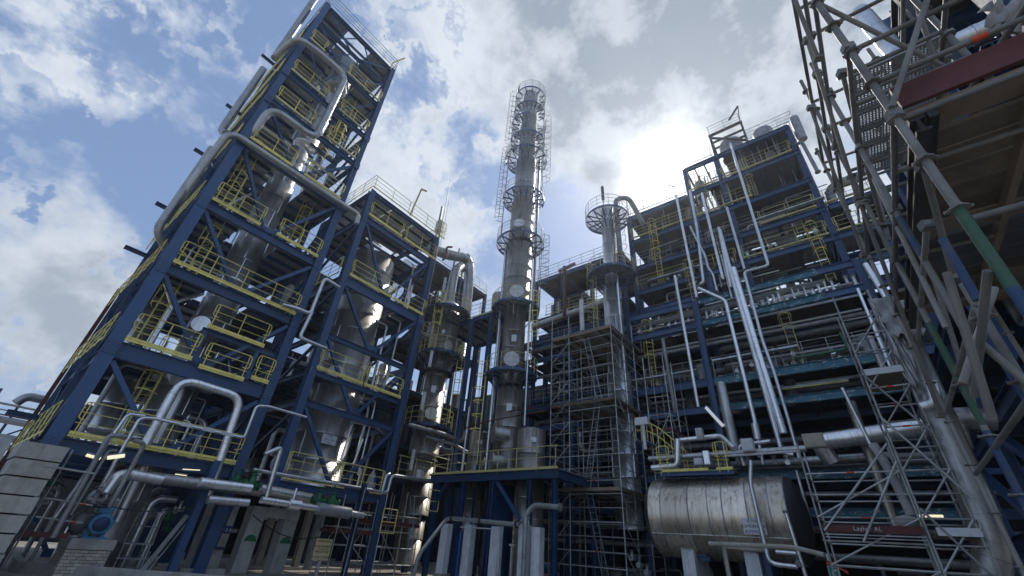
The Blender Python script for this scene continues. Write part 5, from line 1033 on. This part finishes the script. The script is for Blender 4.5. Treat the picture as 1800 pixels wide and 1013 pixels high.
# ------------------------------------------------------------------ racks at the back
def back_rack(name, label, xs, ys, levels, m=NAVY, cat='pipe rack', plates=DARK, skip=()):
    t = thing(name, label, cat, (xs[0], ys[0], 0)); frame(t, xs, ys, levels, levels[-1], m, None, .3, heavy=.36)
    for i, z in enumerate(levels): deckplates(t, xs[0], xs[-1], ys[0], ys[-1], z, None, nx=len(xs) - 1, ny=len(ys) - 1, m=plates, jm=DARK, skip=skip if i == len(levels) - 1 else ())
    return t
B1 = back_rack('pipe_rack', 'dark rack with railings between the tall column and the slim shiny column', (28, 31.5, 35), (11.2, 14.2, 17.2, 20.2), (7.5, 12.4, 17.2, 19.9, 24.3), BLUE, skip=((1, 1),))
railing(B1, ((27.8, 20.2, 24.4), (27.8, 11.2, 24.4)), GALV, loops=False); railing(B1, ((27.8, 19, 20.0), (27.8, 11.4, 20.0)), DYEL, loops=False); railing(B1, ((27.8, 20, 17.3), (27.8, 11.4, 17.3)), GALV, loops=False)
pipe('fat dull duct crossing behind the tall column at deck height', [(27.4, 20, 18.9), (27.4, 12, 19.4)], .32, DCLAD, bands=1, n=16)
B2 = back_rack('pipe_rack', 'dark walkway rack behind the stubby column', (20.6, 24.5, 28.5), (27.6, 31, 34), (8.0, 12.2, 17.3, 21.5, 25.4), NAVY, skip=((1, 1),))
railing(B2, ((20.6, 27.4, 25.5), (28.5, 27.4, 25.5)), DYEL, loops=False); railing(B2, ((20.8, 27.4, 17.4), (28.5, 27.4, 17.4)), DYEL, loops=False)
B3 = back_rack('walkway', 'blue walkway with yellow rails linking the stubby column and the tall column', (20.2, 24.0), (18.6, 20.6, 23.6), (16.6,), BLUE, 'walkway', DECK); railing(B3, ((20.2, 22.6, 16.7), (20.2, 18.6, 16.7)), DYEL, loops=False)
B4 = back_rack('pipe_rack', 'dark rack closing the gap between the two left towers', (9.6, 15.8, 20.4), (31.0, 35), (4, 8, 12, 16, 20), NAVY)
B5 = back_rack('pipe_rack', 'dark low rack behind the foot of the tallest tower', (3.5, 6.5, 9.4), (31.5, 35), (3.6, 6.6), NAVY)
pd = vessel('roof_drum', 'pale domed drum peeping up left of the tall column', 'vessel', 24.8, 22.2, [(17.0, 21.6, .62, .62)], DCLAD, 1.1, 24); dome(pd, 24.8, 22.2, 21.6, .62, DCLAD)
tpole = thing('t_shaped_vent', 'pale T-shaped vent just right of the tall column', 'vent', (24, 14.6, 22)); stick('stem', (24.0, 14.6, 17), (24, 14.6, 21.6), .14, RUST, tpole, 10); stick('cross', (24, 15.1, 21.3), (24, 13.6, 21.5), .16, GPIPE, tpole, 12)
for i, (x, y, z) in enumerate(((24.5, 27.5, 26.5), (23.2, 27.5, 26.8))): pipe(('left', 'right')[i] + ' of two short crooked vent pipes on the walkway rack roof', [(x, y, z - 1), (x, y, z + .6), (x + .4, y, z + .9), (x + .4, y, z + 1.8)], .07, DARK, bands=0)
for i in range(60):
    s = i % 3
    if s == 0: x, y = R.uniform(28.6, 34.5), R.uniform(11.5, 19.8); z = R.choice((7.6, 12.5, 17.3, 20)); a = (0, 1)
    elif s == 1: x, y = R.uniform(21, 28), R.uniform(28, 33.5); z = R.choice((8.1, 12.3, 17.4, 21.6)); a = (1, 0)
    else: x, y = R.uniform(10, 20), R.uniform(31.3, 34.5); z = R.choice((4.1, 8.1, 12.1, 16.1)); a = (1, 0)
    where = ('dark rack behind the scaffold', 'walkway rack behind the stubby column', 'dark rack between the left towers')[s]; L = R.uniform(1.5, 3.5); r = R.choice((.07, .1, .16, .25)); lvl = 'lowest' if z < 9 and s else 'low' if z < 10 else 'middle' if z < 15 else 'upper'
    if i % 4 < 2: pipe('%s lying pipe on the %s tier of the %s' % ('fat' if r > .12 else 'thin', lvl, where), [(x - a[0] * L, y - a[1] * L, z + .5), (x, y, z + .5), (x, y, z + 2.4)], r, R.choice((GPIPE, DCLAD, PIPE)), bands=.9)
    else:
        q = vessel('small_drum', '%s drum on the %s tier of the %s' % ('wide' if r > .12 else 'narrow', lvl, where), 'vessel', x, y, [(z, z + R.uniform(1.2, 2.6), .25 + r * 2, .25 + r * 2)], DCLAD, 1, 18, seams=False)
for x0, x1, y0, y1, h_, w in ((38, 38.4, -30, 38, 17.5, 'long dark sheet-clad building added to darken the gaps behind the teal rack'), (9.5, 38, 37, 37.4, 15, 'dark sheet-clad building added to darken the gaps behind the left towers'), (20, 38, -14.4, -14, 15, 'dark sheet-clad building added to darken the far right behind the scaffolds'), (-6, 9.3, 44, 44.4, 4.2, 'low dark sheet-clad building added to darken the gap behind the foot of the tallest tower')):  # walls added so that gaps between the structures look dark
    t = thing('dark_backdrop', w, 'backdrop', ((x0 + x1) / 2, (y0 + y1) / 2, 0)); obj('wall', MB().box((x0, y0, 0), (x1, y1, h_)), WALL, t)
    rib = MB(); n_ = int(max(x1 - x0, y1 - y0) / .9)
    for i in range(n_):
        if x1 - x0 < 1: rib.box((x0 - .06, y0 + i * .9, .02), (x0 - .002, y0 + i * .9 + .3, h_ - .05))
        elif y0 > 0: rib.box((x0 + i * .9, y0 - .06, .02), (x0 + i * .9 + .3, y0 - .002, h_ - .05))
        else: rib.box((x0 + i * .9, y1 + .002, .02), (x0 + i * .9 + .3, y1 + .06, h_ - .05))
    obj('wall_rib', rib, WALL, t, kind='stuff'); obj('roof', MB().box((x0 - .1, y0 - .1, h_), (x1 + .1, y1 + .1, h_ + .2)), DARK, t)
# inner clutter just above the ground, under the racks
DR = MB()
for i in range(40):
    x, y = R.uniform(26.5, 35), R.uniform(-8, 20); h_ = R.uniform(1.2, 3.2)
    if i % 2: DR.path([(x, y, 0), (x, y, h_), (x, y + 1.2, h_)], R.choice((.06, .1, .15)), 8)
    else:
        t = thing('pump', 'dim pump set on the dark ground level under the teal rack', 'pump', (x, y, 0), 'dim pumps under the teal rack'); obj('baseplate', MB().box((x - .4, y - .7, 0), (x + .4, y + .7, .4)), CONC, t); stick('motor', (x, y - .6, .75), (x, y + .1, .75), .28, R.choice((MBLUE, GREEN, GPIPE)), t, 14); stick('casing', (x, y + .15, .75), (x, y + .5, .75), .36, GPIPE, t, 14)
tag(obj('ground_piping', DR, GPIPE), 'dim tangle of pipework on the dark ground level under the teal rack', 'piping', kind='stuff')
# ------------------------------------------------------------------ pipe bridge on the far right
RB = thing('pipe_bridge', 'dark blue pipe bridge with plank-brown decks at the right edge', 'pipe rack', (14, -5, 0))
for x in (8.6, 13.2, 18.0, 23.0):
    for y in (-3.3, -8.5): obj('column', MB().ibeam((x, y, 0), (x, y, 12.5), .34, .34, .03, (0, 1, 0)), BLUE if y > -5 else NAVY, RB)
for z in (3.0, 5.6, 8.4, 11.6):
    for y in (-3.3, -8.5):
        for a, b in ((6.6, 8.4), (8.8, 13.0), (13.4, 17.8), (18.2, 22.8)): obj('beam', MB().ibeam((a, y, z - .2), (b, y, z - .2), .4, .22), NAVY, RB)
    for x in (8.6, 13.2, 18.0, 23.0): obj('beam', MB().ibeam((x, -8.3, z - .2), (x, -3.5, z - .2), .36, .2), NAVY, RB)
    if z > 4: deckplates(RB, 6.6, 23.0, -8.5, -3.2, z, None, nx=5, ny=2, m=DARK, jm=NAVY)
for a, b in ((8.6, 13.2), (13.2, 18.0), (18.0, 23.0)): obj('brace', MB().ibeam((a + .2, -3.3, 3.1), (b - .2, -3.3, 5.3), .2, .2, .02, (0, 1, 0)), BLUE, RB)
obj('edge_trough', MB().box((20.0, -3.6, 10.7), (20.5, -2.8, 11.2)), TEAL, RB)
for i in range(12):
    x = R.uniform(8, 21); y = R.uniform(-7.5, -3.8); z = R.choice((3.4, 4.4, 6.2, 7.2, 9.2)); r = R.choice((.1, .18, .26))
    pipe('%s pipe running inside the dark pipe bridge at the right, %s' % ('fat' if r > .2 else 'medium' if r > .12 else 'slim', 'low' if z < 5 else 'middle' if z < 8 else 'high'), [(x - 2, y, z), (x + 2.4, y, z), (x + 2.4, y, z + .9)], r, R.choice((GPIPE, DCLAD)), bands=.9)
wd = pipe('fat grey lagged duct coming down beside the scaffold ladder tower', [(14.6, -2.0, 8.0), (14.6, -1.95, 5.6), (14.6, -1.85, 2.4), (14.6, -1.3, 1.2)], .31, DCLAD, bands=.9, n=18)
pipe('dusty brown fat elbow beside the lagged duct', [(14.9, -2.9, 5.0), (14.9, -2.15, 5.15), (14.9, -2.05, 4.4)], .26, DCLAD, bands=.7, n=18, bend=.5); pipe('bright crumpled elbow pipe left of the brown elbow', [(14.0, -1.6, 5.2), (14.0, -1.9, 5.25), (14.0, -1.98, 5.8)], .14, CLAD, bands=.4, bend=.2)
def sheet(name, label, cat, c, w, h, xd, m=CLOTH, par=None):
    mb = MB(); x = V(xd).normalized(); y = V((0, 0, 1)); z = x.cross(y); n1, n2 = 10, 12; vs = []
    for s_ in (0, 1):
        for i in range(n1 + 1):
            for j in range(n2 + 1):
                u, v = i / n1 - .5, j / n2 - .5; e = .06 * math.sin(u * 17 + v * 5) + .05 * math.sin(v * 13 - u * 7)
                ed = .035 * math.sin(v * 23) if i in (0, n1) else 0; eh = .1 * math.sin(u * 29) * (j == 0)
                vs.append(V(c) + x * (u * w * (1 + .1 * v) + ed) + y * (v * h + eh) + z * (e + .012 * s_))
    q = (n1 + 1) * (n2 + 1); f = []
    for i in range(n1):
        for j in range(n2):
            a = i * (n2 + 1) + j; f.append((a, a + n2 + 1, a + n2 + 2, a + 1)); f.append((q + a, q + a + 1, q + a + n2 + 2, q + a + n2 + 1))
    for i in range(n1): a = i * (n2 + 1); f += [(a, q + a, q + a + n2 + 1, a + n2 + 1), (a + n2, a + 2 * n2 + 1, q + a + 2 * n2 + 1, q + a + n2)]
    for j in range(n2): a = n1 * (n2 + 1) + j; f += [(j, j + 1, q + j + 1, q + j), (a, q + a, q + a + 1, a + 1)]
    mb.add(vs, f, True); return tag(obj(name, mb, m, par), label, cat)
sheet('wrap_sheet', 'torn pale wrapping sheet hanging on the lagged duct at right', 'sheet', (13.85, -1.98, 7.6), .75, 1.15, (.1, -1, 0)); sheet('wrap_sheet', 'dirty brownish sheet strip left of the torn pale one', 'sheet', (13.95, -1.72, 6.9), .3, 2.5, (.1, -1, 0), DCLAD)
for i in range(6): pass
ct = thing('wrapped_pipe', 'pipe wrapped in crumpled white cloth between the two right scaffolds', 'pipe', (14.5, -.9, 2.5))
obj('wrap', MB().path([(14.3, -.45, 4.5), (14.3, -.55, 4.0), (14.4, -.62, 3.4), (14.4, -.66, 2.9)], .10, 10), CLOTH, ct); obj('knot', MB().lathe((14.4, -.55, 2.75), [(0, -.14), (.2, -.1), (.26, 0), (.18, .12), (0, .16)], 12), CLOTH, ct); stick('pipe', (14.3, -.4, 4.4), (14.3, -.25, 6.0), .05, PIPE, ct)
# ------------------------------------------------------------------ near scaffold over the camera's right
NS = thing('scaffold', 'close tube scaffold with planked deck filling the upper right corner', 'scaffold', (3.5, -1.05, 0))
PX = (3.5, 4.25, 4.85, 5.9); Yp = -1.05
for x in PX:
    zt = {3.5: 9.5, 4.25: 3.6, 4.85: 5.2, 5.9: 5.2}[x]; z0 = {3.5: 0, 4.25: 0, 4.85: 3.4, 5.9: 0}[x]
    stick('standard', (x, Yp, z0), (x, Yp, zt), .030 if x < 4 else .027, NSCAF, NS, 14)
def rosette(x, y, z, m=NSCAF, par=None):
    c = stick('rosette', (x, y, z - .006), (x, y, z + .006), .062, m, par or NS, 16)
    for a in range(4): stick('wedge_head', (x + .035 * math.cos(a * 1.571), y + .035 * math.sin(a * 1.571), z), (x + .075 * math.cos(a * 1.571), y + .075 * math.sin(a * 1.571), z), .014, m, par or NS, 6)
for z in (3.8, 4.3, 4.8, 5.3, 5.8, 6.3, 6.8, 7.35): rosette(3.5, Yp, z)
for x in (4.25, 5.9): 
    for z in (2.3, 2.8, 3.3): rosette(x, Yp, z)
stick('painted_sleeve', (3.5, Yp, 3.15), (3.5, Yp, 3.80), .033, PGREEN, NS, 14); stick('painted_sleeve', (3.5, Yp, 2.85), (3.5, Yp, 3.15), .033, PBLUE, NS, 14)
stick('painted_sleeve', (5.9, Yp, 2.9), (5.9, Yp, 4.0), .030, PGREEN, NS, 12); stick('painted_sleeve', (5.9, Yp, 2.2), (5.9, Yp, 2.85), .030, PBLUE, NS, 12)
stick('blue_tube', (4.85, Yp, 4.75), (4.85, Yp, 4.25), .029, PBLUE, NS, 12); stick('blue_tube', (4.1, Yp, 3.95), (4.15, Yp, 3.4), .029, PBLUE, NS, 12)
for z in (5.83, 5.3, 4.78, 3.7, 3.05): stick('ledger', (3.5, Yp - .03, z), (3.5, -4.2, z), .024, NSCAF, NS, 12)
ring('orange_band', (3.5, -1.72, 5.83 - .53), (0, 1, 0), .027, .09, RED, NS)
for z, a, b, y in ((7.35, 2.9, 7.4, Yp), (6.92, 3.2, 7.4, Yp), (4.86, 3.5, 7.4, Yp), (5.9, 3.5, 7.4, Yp), (7.35, 3.5, 7.4, -1.95), (6.4, 3.5, 7.4, -1.95), (5.55, 4.2, 7.4, -1.95), (4.2, 4.2, 7.4, Yp), (3.4, 4.2, 7.4, Yp), (2.7, 4.2, 7.4, Yp), (8.0, 3.5, 7.4, Yp)): stick('ledger', (a, y, z), (b, y, z), .024, NSCAF, NS, 12)
for x, y, z0, z1 in ((7.4, Yp, 0, 8.4), (7.4, -1.95, 0, 8.4), (5.9, Yp, 5.2, 8.6), (5.9, -1.95, 5.2, 8.6), (4.25, -1.95, 5.3, 9.0), (4.85, Yp, 5.2, 7.6)):
    stick('standard', (x, y, z0), (x, y, z1), .026, NSCAF, NS, 12)
    z = math.ceil(z0 * 2) / 2 + .3
    while z < z1: stick('rosette', (x, y, z - .006), (x, y, z + .006), .058, NSCAF, NS, 12); z += .5
for z in (7.35, 6.4, 5.9, 4.86, 8.0):
    for x in (4.25, 5.9, 7.4): stick('transom', (x, Yp, z), (x, -1.95, z), .024, NSCAF, NS, 10)
def coupler(p): brick('coupler', p, (.075, .09, .075), NSCAF, NS, .4)
for x, z in ((4.25, 7.35), (4.85, 7.35), (5.9, 7.35), (4.85, 6.92), (5.9, 6.92), (7.4, 7.35), (4.85, 4.86), (5.9, 4.86), (5.9, 5.9), (4.25, 4.2), (3.5, 5.9), (3.5, 4.86)): coupler((x, Yp, z))
for a, b in (((4.2, Yp - .05, 6.4), (5.9, Yp - .05, 5.4)), ((3.75, Yp - .05, 4.45), (4.56, Yp - .05, 3.83)), ((4.25, Yp + .05, 7.3), (5.9, Yp + .05, 5.9)), ((5.9, Yp + .05, 7.9), (7.4, Yp + .05, 5.9)), ((5.9, Yp + .05, 5.8), (7.4, Yp + .05, 3.4)), ((4.25, -2.0, 7.3), (5.9, -2.0, 5.5)), ((3.5, Yp + .05, 8.2), (4.25, Yp + .05, 6.9))):
    stick('brace', a, b, .024, NSCAF, NS, 12); coupler(a); coupler(b)
for a, b in (((3.5, Yp, 6.8), (4.6, -2.0, 5.95)), ((5.45, -1.78, 6.0), (3.3, -2.0, 5.3)), ((3.45, Yp, 4.9), (3.4, -1.9, 6.4)), ((6, -1.3, 4.6), (5.9, -1.05, 3.05)), ((3.5, -1.0, 3.3), (4.3, -.8, 2.75)), ((5.8, -1.3, 6.6), (6.0, -1.1, 5.2)),
             ((3.6, -.85, 3.4), (3.9, -.75, 2.5)), ((4.0, -1.12, 3.4), (4.0, -.72, 2.76)), ((5.2, -1.1, 5.6), (5.1, -1.0, 3.6)), ((4.1, -1.2, 2.2), (4.05, -.9, 3.1))): stick('brace', a, b, .024, NSCAF, NS, 12)
for i in range(6):   # perforated steel planks overhead: real holes between cross bars
    mb = MB(); x0 = 4.75 + i * .34; w = .31; z = 6.9; ya, yb = -2.25, -1.28
    mb.box((x0, ya, z), (x0 + .025, yb, z + .05)).box((x0 + w - .025, ya, z), (x0 + w, yb, z + .05))
    for j in range(27):
        yy = ya + (yb - ya) * j / 27; solid = j in (0, 1, 2, 12, 13, 14, 25, 26)
        mb.box((x0 + .026, yy, z + .01), (x0 + w - .026, yy + (.036 if solid else .017), z + .02))
    for q in range(1, 8): xx = x0 + .025 + (w - .05) * q / 8; mb.box((xx - .008, ya, z + .0205), (xx + .008, yb, z + .028))
    obj('perforated_plank', mb, DECK, NS)
obj('red_toe_board', MB().box((3.60, -5.2, 5.0), (3.64, -1.15, 5.26)), RUST, NS)
y = -1.12
while y > -5.0:
    pass; break
for i in range(14): brick('plank', (3.64 + .15 + i * .30, -3.3 + R.uniform(-.12, .12), 4.96 + R.uniform(-.018, .018)), (R.uniform(.235, .275), 4.2, .045), WOOD if R.random() < .75 else DDECK, NS)
for i in range(7): obj('plank_bearer', MB().bar((3.66, -1.3 - i * .62, 4.88), (7.8, -1.3 - i * .62, 4.88), .06, .1), WOOD if i % 2 else DARK, NS)
obj('bearer', MB().ibeam((3.66, -1.2, 4.8), (7.8, -1.2, 4.8), .16, .1), DARK, NS)
od = pipe('pale lagged pipe climbing behind the near scaffold at the top right', [(6.6, -2.4, 10.5), (6.2, -2.3, 8.2), (5.6, -2.5, 7.6), (5.6, -4, 7.6)], .13, PIPE, bands=.5, n=18, bend=.6)
sheet('wrap_sheet', 'white rag tied behind the red board at the top right', 'sheet', (4.6, -2.55, 6.55), .28, .5, (.2, -1, 0))
def finish_labels():
    import collections
    by = collections.defaultdict(list)
    for o in COL.objects:
        if o.parent is None and o.get('label'): by[o['label']].append(o)
    words = ['leftmost', 'second from the left', 'third from the left', 'fourth from the left', 'fifth from the left', 'sixth from the left', 'seventh from the left', 'eighth from the left', 'ninth from the left', 'tenth from the left']
    def sx(o):
        if o.type == 'MESH': c = sum((V(v.co) for v in list(o.data.vertices)[::7]), V()) / max(1, len(list(o.data.vertices)[::7])); c = o.matrix_basis @ c
        else: c = o.location
        d = V(c) - EYE; return d.dot(cr) / max(.1, d.dot(fw))
    for lb, os_ in by.items():
        if 1 < len(os_) <= 10:
            for w, o in zip(words, sorted(os_, key=sx)): o['label'] = w + ': ' + lb if len((w + ' ' + lb).split()) <= 16 else (w + ': ' + ' '.join(lb.split()[:16 - len(w.split())]))
        if len(os_) > 10:
            for o in os_: o['label'] = lb
        if len(os_) > 1:
            for o in os_: o['group'] = o.get('group') or ' '.join(lb.split()[:8])
        
ob = thing('blue_girder', 'big dark blue girder crossing the very top right corner', 'steel beam', (5.5, -3.5, 7)); obj('beam', MB().ibeam((5.2, -3.3, 7.4), (5.2, -9, 7.4), .7, .4, .05), NAVY, ob); obj('beam', MB().ibeam((6.0, -3.4, 5.6), (6.0, -3.4, 12), .3, .3), NAVY, ob); obj('stiffener', MB().bar((5.6, -2.5, 6.9), (5.6, -2.5, 9.5), .1, .16), DARK, ob)
# ------------------------------------------------------------------ distant pipe rack at far left
FR = thing('distant_pipe_rack', 'distant pipe rack with thin masts at the left edge of the skyline', 'pipe rack', (2, 60, 0))
for z, r in ((9.8, .1), (8.9, .06), (8.5, .28), (7.1, .3), (6.4, .25), (9.3, .05), (5.6, .1)): stick('pipe', (-6, 60, z), (12, 60, z - .1), r, RUST if r < .08 else GPIPE, FR, 8)
for x in (-3, 0.5, 2.2, 4.4, 8): obj('post', MB().bar((x, 60.4, 0), (x, 60.4, 9.8 + (1.2 if x > 0 else 0)), .2, .2), NAVY, FR)
for x in (-3, .5, 4.4): obj('brace', MB().bar((x, 60.4, 5.5), (x + 3.4, 60.4, 8.4), .14, .14), NAVY, FR)

finish_labels()
# ------------------------------------------------------------------ small leak of steam
sm = bpy.data.materials.new('steam_air'); sm.use_nodes = True; t = sm.node_tree; t.nodes.clear()
pv = t.nodes.new('ShaderNodeVolumePrincipled'); pv.inputs['Color'].default_value = (.85, .9, .97, 1); pv.inputs['Density'].default_value = 1.6
ou = t.nodes.new('ShaderNodeOutputMaterial'); t.links.new(pv.outputs[0], ou.inputs['Volume'])
mb = MB()
for cx, cy, cz, rr in ((24.6, .55, 6.45, .16), (24.6, .2, 6.62, .24), (24.65, -.25, 6.72, .2)): mb.lathe((cx, cy, cz), [(max(0, rr * math.sin(math.pi * i / 8)), -rr * math.cos(math.pi * i / 8)) for i in range(9)], 14)
tag(obj('steam', mb, sm), 'small puff of pale steam beside the tan box on the teal beam', 'steam', kind='stuff')
# ------------------------------------------------------------------ thin haze volume added to imitate lens glare
hz = bpy.data.materials.new('glare_haze'); hz.use_nodes = True; t = hz.node_tree; t.nodes.clear()
pv = t.nodes.new('ShaderNodeVolumePrincipled'); pv.inputs['Color'].default_value = (.80, .86, .95, 1); pv.inputs['Density'].default_value = .0008; pv.inputs['Anisotropy'].default_value = .62
ou = t.nodes.new('ShaderNodeOutputMaterial'); t.links.new(pv.outputs[0], ou.inputs['Volume'])
tag(obj('haze', MB().box((-262, -262, -1.3), (302, 302, 48)), hz), 'thin bright haze added to imitate lens glare around the sunlit tops', 'haze', kind='stuff')
